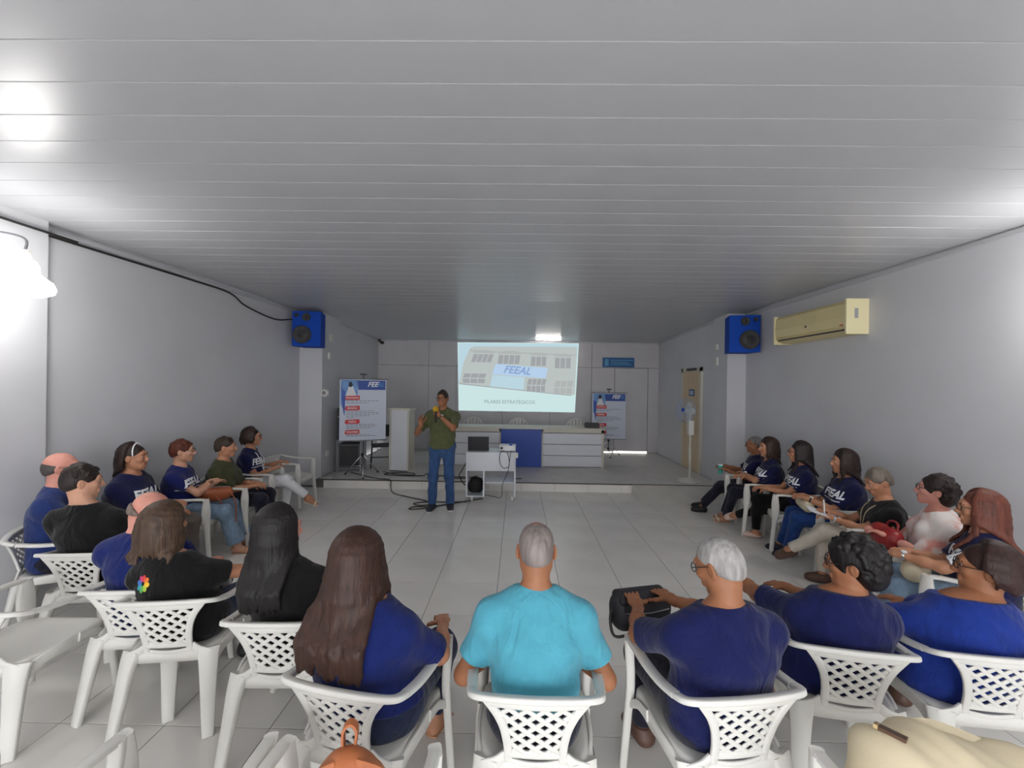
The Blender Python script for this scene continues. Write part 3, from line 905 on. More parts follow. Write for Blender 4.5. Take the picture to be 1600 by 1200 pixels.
obj('backrest', nbox(-0.2, 0.18, 0.6, 0.2, 0.21, 0.85), BLACK, bc, bevel=0.01)
for x in (-0.18, 0.18):
    for y in (-0.17, 0.18):
        obj('leg', cyl(bmesh.new(), (x, y, 0.42), (x * 1.15, y * 1.15, 0), 0.012), BLACK, bc)
    obj('back_post', cyl(bmesh.new(), (x, 0.19, 0.42), (x, 0.2, 0.82), 0.012), BLACK, bc)
obj('crossbar', cyl(bmesh.new(), (-0.19, -0.18, 0.22), (0.19, -0.18, 0.22), 0.01), BLACK, bc)

# ================================================================== wall fittings
def fitting(name, label, cat, loc, dims, m=PLAST, round_=False):
    t = thing(name, label, cat, loc)
    if round_:
        obj('cover', cyl(bmesh.new(), (0, 0, 0), (0, -0.05, 0), dims[0], dims[0] * .8, n=20), m, t)
        obj('cap', cyl(bmesh.new(), (0, -0.05, 0), (0, -0.06, 0), dims[0] * .5, dims[0] * .4, n=16), STEEL, t)
    else:
        x, y, z = dims
        obj('plate', nbox(-x / 2, -y / 2, -z / 2, x / 2, y / 2, z / 2), m, t, bevel=0.004)
        obj('button', nbox(-x / 2 - 0.004 if x < y else -x / 6, -y / 6 if x < y else -y / 2 - 0.004, -z / 6, x / 2 + 0.004 if x < y else x / 6, y / 6 if x < y else y / 2, z / 6), MDFC, t)
    return t
fitting('junction_box', 'upper small white junction box on the side of the left pillar', 'box', (-3.57, 8.0, 2.73), (0.03, 0.1, 0.14))
fitting('junction_box', 'lower small white junction box on the side of the left pillar', 'box', (-3.57, 7.95, 2.38), (0.03, 0.09, 0.12))
fitting('pillar_socket', 'low white wall socket on the side of the left pillar', 'socket', (-3.57, 7.9, 0.55), (0.03, 0.1, 0.1))
fitting('bell_cover', 'round white cover on the edge of the left pillar beside the banner', 'cover', (-3.52, 7.68, 1.69), (0.075,), PLAST, True)
fitting('wall_socket', 'upper small white box on the right pillar edge', 'socket', (3.62, 7.75, 2.62), (0.03, 0.08, 0.1))
fitting('wall_socket', 'lower small white box on the right pillar edge', 'socket', (3.62, 7.75, 2.36), (0.03, 0.08, 0.14))
tag(obj('security_camera', cyl(nbox(-3.66, 10.98, 2.96, -3.6, 11.04, 3.02), (-3.58, 10.95, 2.94), (-3.5, 10.86, 2.92), 0.035), BLACK), 'small black camera in the far left ceiling corner of the stage', 'camera')

# ================================================================== cables
def cable(label, pts, r=0.006, m=RUBBER):
    return tag(obj('cable', tube(bmesh.new(), pts, r, n=6, sub=6), m, smooth=True), label, 'cable')
cable('thin black cable under the left ceiling edge, sagging toward the left loudspeaker',
      [(XL + 0.09, 0.5, 3.11), (XL + 0.09, 3.45, 3.1), (XL + 0.07, 3.51, 3.1), (XL + 0.02, 3.58, 3.1), (XL + 0.02, 5.0, 3.11), (XL + 0.02, 5.75, 3.1), (XL + 0.03, 6.1, 2.98), (XL + 0.04, 6.8, 2.9), (XL + 0.06, 7.3, 2.97), (-3.85, 7.6, 2.98)], 0.011)
g = 0.008
z1 = HSTAGE + g
cable('black cable running from the rack over the stage edge to the speaker', [(-3.2, 8.1, z1), (-2.75, 7.75, z1), (-2.5, 7.58, z1 + .004), (-2.25, 7.49, z1 + 0.003), (-2.22, 7.44, 0.06), (-2.1, 7.2, g), (-1.75, 6.95, g), (-1.45, 6.75, g), (-1.35, 6.55, g), (-1.5, 6.5, g), (-1.6, 6.6, g), (-1.35, 6.72, g), (-1.1, 6.7, g), (-0.8, 6.75, g)], 0.008)
cable('loose black cable loop on the floor beside the feet of the speaker', [(-1.2, 6.45, g), (-1.45, 6.32, g), (-1.6, 6.3, g), (-1.55, 6.42, g), (-1.3, 6.45, g), (-1.05, 6.6, g), (-0.7, 6.85, g), (-0.55, 6.95, g)], 0.008)
cable('black cable coils lying on the stage between the banner and the lectern', [(-2.6, 8.2, z1), (-2.3, 8.0, z1), (-1.95, 7.95, z1), (-2.0, 8.1, z1), (-2.35, 8.12, z1), (-2.5, 7.95, z1), (-2.1, 7.86, z1), (-1.75, 7.9, z1), (-1.73, 8.05, z1), (-1.5, 7.95, z1), (-1.1, 7.85, z1), (-0.7, 7.85, z1)], 0.008)
cable('dark cable along the stage behind the cart', [(-1.3, 7.7, z1), (-0.8, 7.75, z1), (-0.3, 7.72, z1), (0.1, 7.8, z1)], 0.008)
cable('grey lead hanging in a loop from the projector on the cart', [(-0.2, 6.85, CH + .02), (-0.26, 6.74, CH + 0.0), (-0.27, 6.735, CH - 0.14), (-0.21, 6.73, CH - 0.24), (-0.12, 6.73, CH - 0.2), (-0.14, 6.74, CH - 0.03), (-0.17, 6.8, CH + 0.012)], 0.005, DGREY)
cable('second grey lead hanging from the projector down to the floor', [(-0.08, 6.83, CH + 0.02), (-0.1, 6.735, CH - 0.02), (-0.14, 6.73, CH - 0.3), (-0.22, 6.76, CH - 0.5), (-0.25, 6.9, 0.05), (-0.4, 7.1, g), (-0.7, 7.3, g)], 0.005, DGREY)
cable('short black lead bowed beside the left of the cart', [(-0.8, 6.95, CH - .15), (-0.88, 6.85, CH - 0.3), (-0.93, 6.85, 0.4), (-0.86, 6.86, 0.27), (-0.82, 6.95, 0.22)], 0.008)
# ================================================================== implicit-surface kit
def V(*a):
    return np.array(a, dtype=np.float64)
def unit(v):
    return v / (np.linalg.norm(v) + 1e-12)

class Prim:
    __slots__ = ('f', 'lo', 'hi', 'k', 'op')
    def __init__(self, f, lo, hi, k=0.02, op='+'):
        self.f, self.lo, self.hi, self.k, self.op = f, lo, hi, k, op

def cone(a, b, ra, rb=None, k=0.02, axis=None, wide=1.0, flat=False, op='+'):
    """tapered capsule; `axis`/`wide` stretches the section along one direction; flat: cut square at b"""
    rb = ra if rb is None else rb
    a, b = np.asarray(a, float), np.asarray(b, float)
    R = max(ra, rb) * max(1.0, wide)
    lo, hi = np.minimum(a, b) - R, np.maximum(a, b) + R
    ax = unit(np.asarray(axis, float)) if axis is not None else None
    d = b - a
    L = np.linalg.norm(d)
    def f(X, Y, Z):
        px, py, pz = X - a[0], Y - a[1], Z - a[2]
        t = np.clip((px * d[0] + py * d[1] + pz * d[2]) / (L * L + 1e-12), 0, 1)
        qx, qy, qz = px - t * d[0], py - t * d[1], pz - t * d[2]
        if ax is not None:
            s = (qx * ax[0] + qy * ax[1] + qz * ax[2]) * (1 - 1 / wide)
            qx, qy, qz = qx - s * ax[0], qy - s * ax[1], qz - s * ax[2]
        r = np.sqrt(qx * qx + qy * qy + qz * qz) - (ra + (rb - ra) * t)
        if flat:
            e = (px - d[0]) * d[0] / L + (py - d[1]) * d[1] / L + (pz - d[2]) * d[2] / L
            r = np.maximum(r, e)
        return r
    return Prim(f, lo, hi, k, op)

def ell(c, r, R=None, k=0.02, op='+'):
    c, r = np.asarray(c, float), np.asarray(r, float)
    m = r.max()
    M = np.eye(3) if R is None else np.asarray(R)
    def f(X, Y, Z):
        px, py, pz = X - c[0], Y - c[1], Z - c[2]
        q = [px * M[0, i] + py * M[1, i] + pz * M[2, i] for i in range(3)]
        k0 = np.sqrt(sum((q[i] / r[i]) ** 2 for i in range(3)))
        k1 = np.sqrt(sum((q[i] / (r[i] * r[i])) ** 2 for i in range(3)))
        return k0 * (k0 - 1) / (k1 + 1e-6)
    return Prim(f, c - m, c + m, k, op)

def loft(a, b, ea, eb, x=V(1, 0, 0), k=0.04):
    """body section between two ellipses (rx, ry)"""
    a, b = np.asarray(a, float), np.asarray(b, float)
    R = max(ea + eb)
    d = b - a
    L2 = float(d @ d)
    def f(X, Y, Z):
        px, py, pz = X - a[0], Y - a[1], Z - a[2]
        t = np.clip((px * d[0] + py * d[1] + pz * d[2]) / L2, 0, 1)
        qx, qy, qz = px - t * d[0], py - t * d[1], pz - t * d[2]
        rx, ry = ea[0] + (eb[0] - ea[0]) * t, ea[1] + (eb[1] - ea[1]) * t
        s = qx * x[0] + qy * x[1] + qz * x[2]
        w2 = np.maximum(qx * qx + qy * qy + qz * qz - s * s, 0)
        return np.sqrt((s * ry / rx) ** 2 + w2) - ry
    return Prim(f, np.minimum(a, b) - R, np.maximum(a, b) + R, k)

def half(p, n, k=0.004):
    """remove everything on the side n points to"""
    p, n = np.asarray(p, float), unit(np.asarray(n, float))
    return Prim(lambda X, Y, Z: -((X - p[0]) * n[0] + (Y - p[1]) * n[1] + (Z - p[2]) * n[2]), None, None, k, '-')

def mesh_of(prims, h, name, m, parent=None, disp=None, pad=0.03):
    pos = [p for p in prims if p.op == '+']
    lo = np.min([p.lo for p in pos], axis=0) - pad
    hi = np.max([p.hi for p in pos], axis=0) + pad
    n = np.ceil((hi - lo) / h).astype(int) + 1
    BG = 0.06
    A = np.full(n, 1.0, np.float32)
    ax = [(lo[i] + h * np.arange(n[i])).astype(np.float32) for i in range(3)]
    for p in prims:
        e = p.k + 4 * h
        if p.lo is None:
            s = [slice(0, n[i]) for i in range(3)]
        else:
            i0 = np.clip(np.floor((p.lo - e - lo) / h).astype(int), 0, n)
            i1 = np.clip(np.ceil((p.hi + e - lo) / h).astype(int) + 1, 0, n)
            if (i1 <= i0).any():
                continue
            s = [slice(i0[i], i1[i]) for i in range(3)]
        d = p.f(ax[0][s[0]][:, None, None], ax[1][s[1]][None, :, None], ax[2][s[2]][None, None, :]).astype(np.float32)
        a = A[s[0], s[1], s[2]]
        k = max(p.k, 1e-4)
        if p.op == '+':
            w = np.maximum(k - np.abs(a - d), 0) / k
            A[s[0], s[1], s[2]] = np.minimum(a, d) - w * w * k * 0.25
        else:
            d = -d
            w = np.maximum(k - np.abs(a - d), 0) / k
            A[s[0], s[1], s[2]] = np.maximum(a, d) + w * w * k * 0.25
    np.clip(A, -BG, BG, out=A)
    g = vdb.FloatGrid(BG)
    g.copyFromArray(A)
    pts, quads = g.convertToQuads()
    pts = pts.astype(np.float64) * h + lo
    quads = np.asarray(quads, dtype=np.int64)
    if len(quads) == 0:
        raise RuntimeError('empty surface ' + name)
    # orientation
    p0, p1, p2 = pts[quads[:, 0]], pts[quads[:, 1]], pts[quads[:, 2]]
    p3 = pts[quads[:, 3]]
    fn = np.cross(p2 - p0, p3 - p1)
    if np.einsum('ij,ij->', fn, (p0 + p2) / 2 - pts.mean(0)) < 0:
        quads = quads[:, ::-1]
        fn = -fn
    if disp is not None:
        vn = np.zeros_like(pts)
        for i in range(4):
            np.add.at(vn, quads[:, i], fn)
        vn /= np.linalg.norm(vn, axis=1, keepdims=True) + 1e-12
        pts = pts + vn * disp(pts)[:, None]
    return pts, quads

def mesh_obj(parts, name, m, parent=None):
    """parts: list of (pts, quads) -> one mesh object"""
    off = 0
    P, Q = [], []
    for p, q in parts:
        P.append(p); Q.append(q + off); off += len(p)
    P, Q = np.concatenate(P), np.concatenate(Q)
    me = bpy.data.meshes.new(name)
    me.vertices.add(len(P)); me.vertices.foreach_set('co', P.astype(np.float32).ravel())
    me.loops.add(Q.size); me.loops.foreach_set('vertex_index', Q.astype(np.int32).ravel())
    me.polygons.add(len(Q))
    me.polygons.foreach_set('loop_start', np.arange(0, Q.size, 4, dtype=np.int32))
    me.update(calc_edges=True)
    me.validate()
    return link(name, me, m, parent, smooth=True)

def folds(amp, seed=0, dirv=(0.4, 0.2, 1.0), fr=34.0):
    r = np.random.default_rng(seed)
    ph = r.uniform(0, 6.28, 6)
    dv = unit(np.array(dirv))
    def f(p):
        u = p @ dv
        w = p[:, 0] * 7 + p[:, 1] * 5
        return amp * (np.sin(u * fr + 2.2 * np.sin(w + ph[0]) + 1.3 * np.sin(p[:, 2] * 11 + ph[1])) * 0.5
                      + 0.3 * np.sin(p[:, 0] * 31 + p[:, 1] * 23 + ph[2] + 2 * np.sin(p[:, 2] * 13 + ph[3]))
                      + 0.2 * np.sin(u * fr * 2.3 + 3 * np.sin(w * 1.7 + ph[4])))
    return f

def rotz(a):
    c, s = math.cos(a), math.sin(a)
    return np.array([[c, -s, 0], [s, c, 0], [0, 0, 1.0]])
def rotx(a):
    c, s = math.cos(a), math.sin(a)
    return np.array([[1.0, 0, 0], [0, c, -s], [0, s, c]])
def roty(a):
    c, s = math.cos(a), math.sin(a)
    return np.array([[c, 0, s], [0, 1.0, 0], [-s, 0, c]])

def ik(S, W, l1, l2, pole):
    S, W = np.asarray(S, float), np.asarray(W, float)
    d = W - S
    L = np.linalg.norm(d)
    if L > (l1 + l2) * 0.995:
        W = S + d / L * (l1 + l2) * 0.995
        d = W - S
        L = np.linalg.norm(d)
    u = d / L
    a = (l1 * l1 - l2 * l2 + L * L) / (2 * L)
    hh = math.sqrt(max(l1 * l1 - a * a, 1e-6))
    p = np.asarray(pole, float)
    p = unit(p - u * (p @ u))
    return S + u * a + p * hh, W

# ------------------------------------------------------------------ head, hands, feet
def head_prims(C, M, fem=False, s=1.0, young=False):
    P = lambda x, y, z: C + M @ (V(x, y, z) * s)
    X = M @ V(1, 0, 0)
    jw = 0.9 if fem else 1.0
    pr = [ell(P(0, -0.014, 0.032), V(0.075, 0.096, 0.087) * s, M, k=0.02),
          ell(P(0, 0.022, -0.02), V(0.062, 0.07, 0.085) * s, M, k=0.03),
          cone(P(0, 0.012, -0.05), P(0, 0.064, -0.097), 0.052 * s * jw, 0.023 * s * jw, k=0.03, axis=X, wide=1.12),
          ell(P(0.047 * jw, 0.002, -0.055), V(0.02, 0.028, 0.03) * s, M, k=0.025), ell(P(-0.047 * jw, 0.002, -0.055), V(0.02, 0.028, 0.03) * s, M, k=0.025),
          ell(P(0.04, 0.062, -0.02), V(0.022, 0.022, 0.02) * s, M, k=0.02), ell(P(-0.04, 0.062, -0.02), V(0.022, 0.022, 0.02) * s, M, k=0.02),
          cone(P(-0.034, 0.079, 0.03), P(0.034, 0.079, 0.03), 0.011 * s, k=0.02),
          ell(P(0.031, 0.104, 0.01), V(0.017, 0.017, 0.012) * s, M, k=0.012, op='-'), ell(P(-0.031, 0.104, 0.01), V(0.017, 0.017, 0.012) * s, M, k=0.012, op='-'),
          cone(P(0, 0.088, 0.018), P(0, 0.108, -0.026), 0.0075 * s, 0.0125 * s, k=0.012),
          ell(P(0.012, 0.097, -0.031), V(0.009, 0.011, 0.008) * s, M, k=0.008), ell(P(-0.012, 0.097, -0.031), V(0.009, 0.011, 0.008) * s, M, k=0.008),
          cone(P(-0.02, 0.086, -0.056), P(0.02, 0.086, -0.056), 0.0075 * s, k=0.01), cone(P(-0.017, 0.085, -0.068), P(0.017, 0.085, -0.068), 0.008 * s, k=0.01),
          cone(P(-0.022, 0.096, -0.0625), P(0.022, 0.096, -0.0625), 0.0022 * s, k=0.004, op='-')]
    for e in (-1, 1):
        E_ = M @ rotz(e * 0.35)
        pr += [ell(P(e * 0.08, -0.012, -0.006), V(0.009, 0.02, 0.032) * s, E_, k=0.008),
               ell(P(e * 0.089, -0.008, -0.004), V(0.006, 0.01, 0.018) * s, E_, k=0.006, op='-')]
    return pr

def hand_prims(W, f, n, side, curl=0.35, spread=0.06, s=1.0, grip=False):
    """W wrist, f finger direction, n palm normal, side +1 right / -1 left"""
    f = unit(np.asarray(f, float)); n = np.asarray(n, float)
    n = unit(n - f * (n @ f))
    t = np.cross(f, n) * side
    pr = [cone(W - f * 0.02, W + f * 0.02, 0.024 * s, 0.02 * s, k=0.02, axis=t, wide=1.2),
          cone(W + f * 0.024 * s, W + f * 0.075 * s, 0.0165 * s, 0.0135 * s, k=0.02, axis=t, wide=2.55)]
    for i, (o, L) in enumerate(((0.031, 0.074), (0.0105, 0.083), (-0.0105, 0.077), (-0.031, 0.06))):
        p = W + (f * (0.086 - 0.004 * abs(i - 1)) + t * o) * s
        dirn = unit(f + t * (spread * (1.5 - i)))
        ang = 0.0
        r = 0.0088 * s
        for j, (q, c) in enumerate(((0.45, 1.0), (0.31, 1.25), (0.24, 0.8))):
            ang += curl * c * (1 + 0.08 * i)
            dd = dirn * math.cos(ang) + n * math.sin(ang)
            e = p + dd * L * q * s
            pr.append(cone(p, e, r, r * 0.9, k=0.004))
            p, r = e, r * 0.9
    p = W + (f * 0.028 + t * 0.03 + n * 0.004) * s
    dirs = [unit(f * 0.6 + t * 0.8 + n * 0.3), unit(f * 0.85 + t * 0.45 + n * (0.3 + curl * .5)), unit(f * 0.95 + t * 0.1 + n * (0.3 + curl))]
    r = 0.0125 * s
    for dd, L in zip(dirs, (0.042, 0.034, 0.027)):
        e = p + dd * L * s
        pr.append(cone(p, e, r, r * 0.86, k=0.008))
        p, r = e, r * 0.86
    return pr

def foot_prims(A, f, up, s=1.0, grow=0.0, k=0.02):
    f = unit(np.asarray(f, float)); up = np.asarray(up, float); up = unit(up - f * (up @ f))
    x = np.cross(f, up)
    g = grow
    return [cone(A + up * 0.0, A - up * 0.03 - f * 0.025, 0.036 * s + g, 0.03 * s + g, k=k),
            cone(A - up * 0.045 * s - f * 0.035 * s, A - up * 0.053 * s + f * 0.13 * s, 0.03 * s + g, 0.022 * s + g, k=k, axis=x, wide=1.35),
            cone(A - up * 0.015 * s, A - up * 0.048 * s + f * 0.1 * s, 0.036 * s + g, 0.026 * s + g, k=0.03, axis=x, wide=1.2)]

# ------------------------------------------------------------------ hair
def hair_prims(C, M, st, rnd, far, body):
    """st: dict(style, length in m below head centre, vol)"""
    style = st['style']
    v = st.get('vol', 1.0)
    P = lambda x, y, z: C + M @ V(x, y, z)
    pr = []
    cap_r = V(0.083, 0.104, 0.094) * (1 + 0.06 * (v - 1))
    face = [ell(P(0, 0.105, -0.035), V(0.072, 0.072, 0.108), M, k=0.012, op='-'),
            ell(P(0.092, 0.0, -0.02), V(0.03, 0.034, 0.044), M, k=0.008, op='-'), ell(P(-0.092, 0.0, -0.02), V(0.03, 0.034, 0.044), M, k=0.008, op='-')]
    if style == 'short':
        pr = [ell(P(0, -0.016, 0.034), cap_r, M, k=0.01), ell(P(0, -0.055, -0.01), V(0.07, 0.06, 0.07), M, k=0.03)]
        for i in range(26 if far else 70):
            a = rnd.uniform(-PI, PI); q = rnd.uniform(0.0, 1.25)
            d = V(math.sin(q) * math.sin(a), -math.sin(q) * math.cos(a), math.cos(q))
            p = V(0, -0.016, 0.034) + d * (cap_r - 0.004)
            e = p + V(d[0] * .012, .016 if d[2] > .4 else -.004, -.012)
            pr.append(cone(P(*p), P(*e), 0.011, 0.006, k=0.012))
        pr += face
        pr.append(half(P(0, -0.1, -0.068 + st.get('nape', 0)), M @ V(0, 0.48, -1), k=0.01))
        if st.get('fringe') is None:
            pr.append(ell(P(0, 0.12, 0.02), V(0.078, 0.06, 0.075), M, k=0.01, op='-'))
    elif style == 'cropped':
        pr = [ell(P(0, -0.016, 0.032), V(0.0772, 0.0978, 0.0895), M, k=0.01), ell(P(0, -0.055, -0.014), V(0.063, 0.053, 0.064), M, k=0.03)]
        pr += face + [half(P(0, -0.1, -0.066), M @ V(0, 0.45, -1), k=0.01), ell(P(0, 0.125, 0.02), V(0.085, 0.07, 0.085), M, k=0.012, op='-')]
        if st.get('thin'):
            pr.append(ell(P(0, 0.03, 0.125), V(0.05, 0.08, 0.032), M, k=0.01, op='-'))
    elif style == 'bald':
        pr = [ell(P(0, -0.018, 0.02), V(0.0785, 0.097, 0.085), M, k=0.01), ell(P(0, -0.055, -0.012), V(0.066, 0.055, 0.064), M, k=0.03)]
        pr += face + [half(P(0, -0.1, -0.06), M @ V(0, 0.45, -1), k=0.01), half(P(0, -0.08, 0.0 if st.get('low') else 0.05), M @ V(0, 0.3, 1), k=0.02), half(P(0, 0.05, 0), M @ V(0, 1, 0.35), k=0.02)]
    elif style == 'curly':
        pr = [ell(P(0, -0.022, 0.034), V(0.088, 0.108, 0.094) * v, M, k=0.02), ell(P(0, -0.07, -0.03), V(0.075, 0.065, 0.075) * v, M, k=0.03)]
        for i in range(90 if far else 230):
            a = rnd.uniform(-3.1, 3.1); q = rnd.uniform(0.05, 2.05)
            if (abs(a) > 1.5 and q > 1.0) or (abs(a) > 2.3 and q > 0.8):
                continue
            d = V(math.sin(q) * math.sin(a), -math.sin(q) * math.cos(a), math.cos(q))
            p = V(0, -0.02, 0.02) + d * V(0.09, 0.112, 0.104) * v
            r = rnd.uniform(0.009, 0.019)
            pr.append(ell(P(*p), V(r, r, r * rnd.uniform(.8, 1.5)), M, k=0.006))
        pr += [ell(P(0, 0.118, -0.04), V(0.074, 0.075, 0.118), M, k=0.012, op='-')] + face[1:]
    else:                                        # bob / long: locks falling from the parting
        L = st['length']
        pr = [ell(P(0, -0.018, 0.034), cap_r - 0.003, M, k=0.012)]
        wid = st.get('wide', 0.0)
        N_ = (46 if far else 100)
        maxa = st.get('front', 1.75)
        for i in range(N_):
            a = -maxa + 2 * maxa * (i + rnd.uniform(-.5, .5)) / (N_ - 1)
            layer = rnd.uniform(0.0, 1.0)
            pts = []
            q1 = 1.62 if abs(a) < 1.2 else 1.5
            for q in np.linspace(0.03 + 0.25 * layer, q1, 6):
                d = V(math.sin(q) * math.sin(a), -math.sin(q) * math.cos(a), math.cos(q))
                pts.append(P(*(V(0, -0.016, 0.03) + d * (cap_r + 0.006 + 0.012 * (v - 1)))))
            p = pts[-1].copy()
            out = M @ V(math.sin(a), -math.cos(a), 0)
            out[2] = 0
            LL = L * rnd.uniform(0.82, 1.02) - 0.03 * layer
            nseg = 5
            ph = rnd.uniform(0, 6.28)
            for j in range(1, nseg + 1):
                t = j / nseg
                w = st.get('wave', 0.012)
                e = pts[5] + out * (0.012 * math.sin(t * PI) + wid * t) + V(0, 0, -LL * t)
                e = e + V(math.sin(ph + t * 9) * w * t, math.cos(ph + t * 8) * w * t * .6, 0)
                pts.append(body(e, a))
            for j in range(len(pts) - 1):
                t0, t1 = j / (len(pts) - 1), (j + 1) / (len(pts) - 1)
                rr = lambda t: (0.013 if not far else 0.016) * (1 - 0.5 * t ** 2) * v
                pr.append(cone(pts[j], pts[j + 1], rr(t0), rr(t1), k=0.01))
        pr += [ell(P(0, 0.112, -0.035), V(st.get('facew', 0.069), 0.078, 0.112), M, k=0.01, op='-')]
        if st.get('ear'):
            pr += face[1:]
    return pr

SKINS = {}
def skin(name, c):
    if name not in SKINS:
        SKINS[name] = mat('skin_' + name, c, 0.5, var=0.07, vscale=22, bump=0.08, bscale=260, spec=0.35, sub=0.12)
    return SKINS[name]
LIP = mat('lips', lin(168, 92, 84), 0.45, var=0.05)
EYEW = mat('eye_white', lin(214, 208, 200), 0.25)
IRIS = mat('iris', lin(48, 32, 24), 0.2)
FRAMEM = mat('spectacle_frame', lin(40, 34, 36), 0.35)
LENS = mat('spectacle_lens', (0.95, 0.97, 1.0, 1), 0.03, transm=1.0, spec=0.5)

PEOPLE = {}
def person(key, label, head, a, ha=0.0, hp=0.0, lean=4.0, fem=False, fat=1.0, sk=None, near=False, ho=None, hscale=1.0, roll=0.0,
           hair=None, hairc=None, shirt=None, pants=None, shoes=None, rh=None, lh=None, relbow=None, lelbow=None,
           ra=None, la=None, rk=None, lk=None, stand=False, glasses=False, hands=(0.35, 0.35), extra=None, hand_dirs=(None, None), pelvis_shift=0.0, seat=0.435):
    """head: world centre of the head; a: facing in degrees clockwise from +Y; ha: world facing of the head"""
    hv = 0.0042 if near else 0.0062
    bv = 0.0085 if near else 0.012
    cv = 0.008 if near else 0.0115
    A = math.radians(a)
    Rw = rotz(-A)                       # local -> world
    lam = math.radians(lean)
    PZ = 0.95 if stand else seat + 0.085
    Hz = head[2]
    if ho is None:
        ho = V(0, 0.03 + 0.05 * math.sin(math.radians(max(hp, 0))), 0.168)
    N = V(0, 0, 0)
    N[2] = Hz - ho[2]
    Lt = (N[2] - PZ) / math.cos(lam)
    Ph = V(0, 0, PZ)
    u = V(math.sin(math.radians(roll)), math.sin(lam), math.cos(lam))
    N = Ph + u * Lt
    C = N + ho
    dz = Hz - C[2]
    N[2] += dz; C[2] += dz
    org = V(head[0], head[1], 0) - Rw @ V(C[0], C[1], 0)
    ts = min(max(Lt / 0.46, 0.9), 1.1)
    w = (0.93 if fem else 1.0)
    f = fat * w
    M = rotz(-math.radians(ha - a)) @ rotx(-math.radians(hp))
    xa = V(1, 0, 0)
    # --- torso sections
    secs = [(0.0, 0.172 if fem else 0.165, 0.118), (0.3, 0.142 if fem else 0.155, 0.108), (0.62, 0.16 if fem else 0.176, 0.118), (0.88, 0.125 if fem else 0.15, 0.085)]
    def torso(e=0.0, loose=0.0):
        pr = [cone(Ph + V(-0.075, 0.02, -0.01), Ph + V(0.075, 0.02, -0.01), 0.105 * fat + e, k=0.05)]
        S_ = [(Ph + u * (t * Lt) - V(0, 0.012 * math.sin(t * PI), 0), (rx * fat + e + loose * (1 - t), ry * (0.5 + 0.5 * fat) * fat ** .5 + e + loose * (1 - t))) for t, rx, ry in secs]
        for (p, ea), (q, eb) in zip(S_, S_[1:]):
            pr.append(loft(p, q, ea, eb, k=0.05))
        b = 0.085 + 0.07 * (fat - 0.9)
        pr.append(ell(Ph + u * 0.12 * ts + V(0, 0.06, 0), V(b * 1.3, b, b * 1.2) + e, k=0.06))
        if fem:
            for s in (-1, 1):
                pr.append(ell(Ph + u * (0.6 * Lt) + V(s * 0.075 * f, 0.085 * fat, 0), V(0.066, 0.058, 0.066) * fat + e, k=0.04))
        return pr
    shw = (0.168 if fem else 0.19) * (0.6 + 0.4 * fat)
    Sh = {s: N + u * (-0.098) + V(s * shw, -0.004, 0) for s in (1, -1)}
    # --- arms
    la1, la2 = 0.285 * ts, 0.245 * ts
    default_t = {1: V(0.1, 0.3, 0.15), -1: V(-0.1, 0.3, 0.15)}
    W, El = {}, {}
    for s, tgt, pole in ((1, rh, relbow), (-1, lh, lelbow)):
        tg = Ph + (default_t[s] if tgt is None else np.asarray(tgt, float))
        pl = V(s * 0.4, -0.7, -0.5) if pole is None else np.asarray(pole, float)
        El[s], W[s] = ik(Sh[s], tg, la1, la2, pl)
    af = (0.9 if fem else 1.0) * (0.45 + 0.55 * fat)
    def arm(s, e=0.0):
        S, E_, Wr = Sh[s], El[s], W[s]
        return [cone(N - u * 0.075, S, 0.062 * f ** .5 + e, 0.054 * af + e, k=0.05), cone(N + V(0, 0.0, 0.0), S + V(0, 0, 0.0), 0.042 + e, 0.04 * af + e, k=0.05),
                cone(S, E_, 0.051 * af + e, 0.039 * af + e, k=0.04),
                cone(E_, E_ + (Wr - E_) * 0.45, 0.038 * af + e, 0.037 * af + e, k=0.03), cone(E_ + (Wr - E_) * 0.4, Wr, 0.037 * af + e, 0.0235 * (0.92 if fem else 1) + e, k=0.02)]
    # --- legs
    An, Kn, Hj = {}, {}, {}
    lt1, lt2 = 0.42, 0.41
    for s, at, kp in ((1, ra, rk), (-1, la, lk)):
        Hj[s] = Ph + V(s * 0.088 * f, 0.02, -0.01)
        if stand:
            tgt = V(s * 0.1, 0.02, 0.085) if at is None else np.asarray(at, float)
            pole = V(s * .15, 1, 0)
            sc = (Hj[s][2] - 0.085) / 0.83
            Kn[s], An[s] = ik(Hj[s], tgt, lt1 * sc * 1.005, lt2 * sc * 1.005, pole)
        else:
            tgt = V(s * 0.11, 0.47, 0.085) if at is None else np.asarray(at, float)
            pole = V(s * 0.12, 0.3, 1) if kp is None else np.asarray(kp, float)
            Kn[s], An[s] = ik(Hj[s], tgt, lt1, lt2, pole)
    lf = 0.35 + 0.65 * fat
    def leg(s, e=0.0, flare=0.0, hem=None):
        H, K, Q = Hj[s], Kn[s], An[s]
        pr = [cone(H, K, 0.086 * lf + e, 0.058 * lf + e, k=0.04)]
        if hem is None:
            pr += [cone(K, K + (Q - K) * 0.4, 0.054 * lf + e, 0.052 * lf + e, k=0.03), cone(K + (Q - K) * 0.35, Q, 0.052 * lf + e, 0.033 + e, k=0.03)]
        else:
            pr += [cone(K, K + (Q - K) * hem, 0.056 * lf + e, (0.052 + (0.036 - 0.052) * hem) * lf + e + flare, k=0.03, flat=True)]
        return pr
    fd = {}
    for s in (1, -1):
        d = An[s] - Kn[s]
        fw = V(0, 1, 0) + V(s * 0.18, 0, 0)
        if stand or An[s][2] < 0.14:
            fd[s] = (unit(fw), V(0, 0, 1))
        else:
            sh_ = unit(d)
            fw2 = unit(V(d[0] * 0.8, 1, -0.45))
            fd[s] = (fw2, unit(-sh_ - fw2 * (-sh_ @ fw2)))
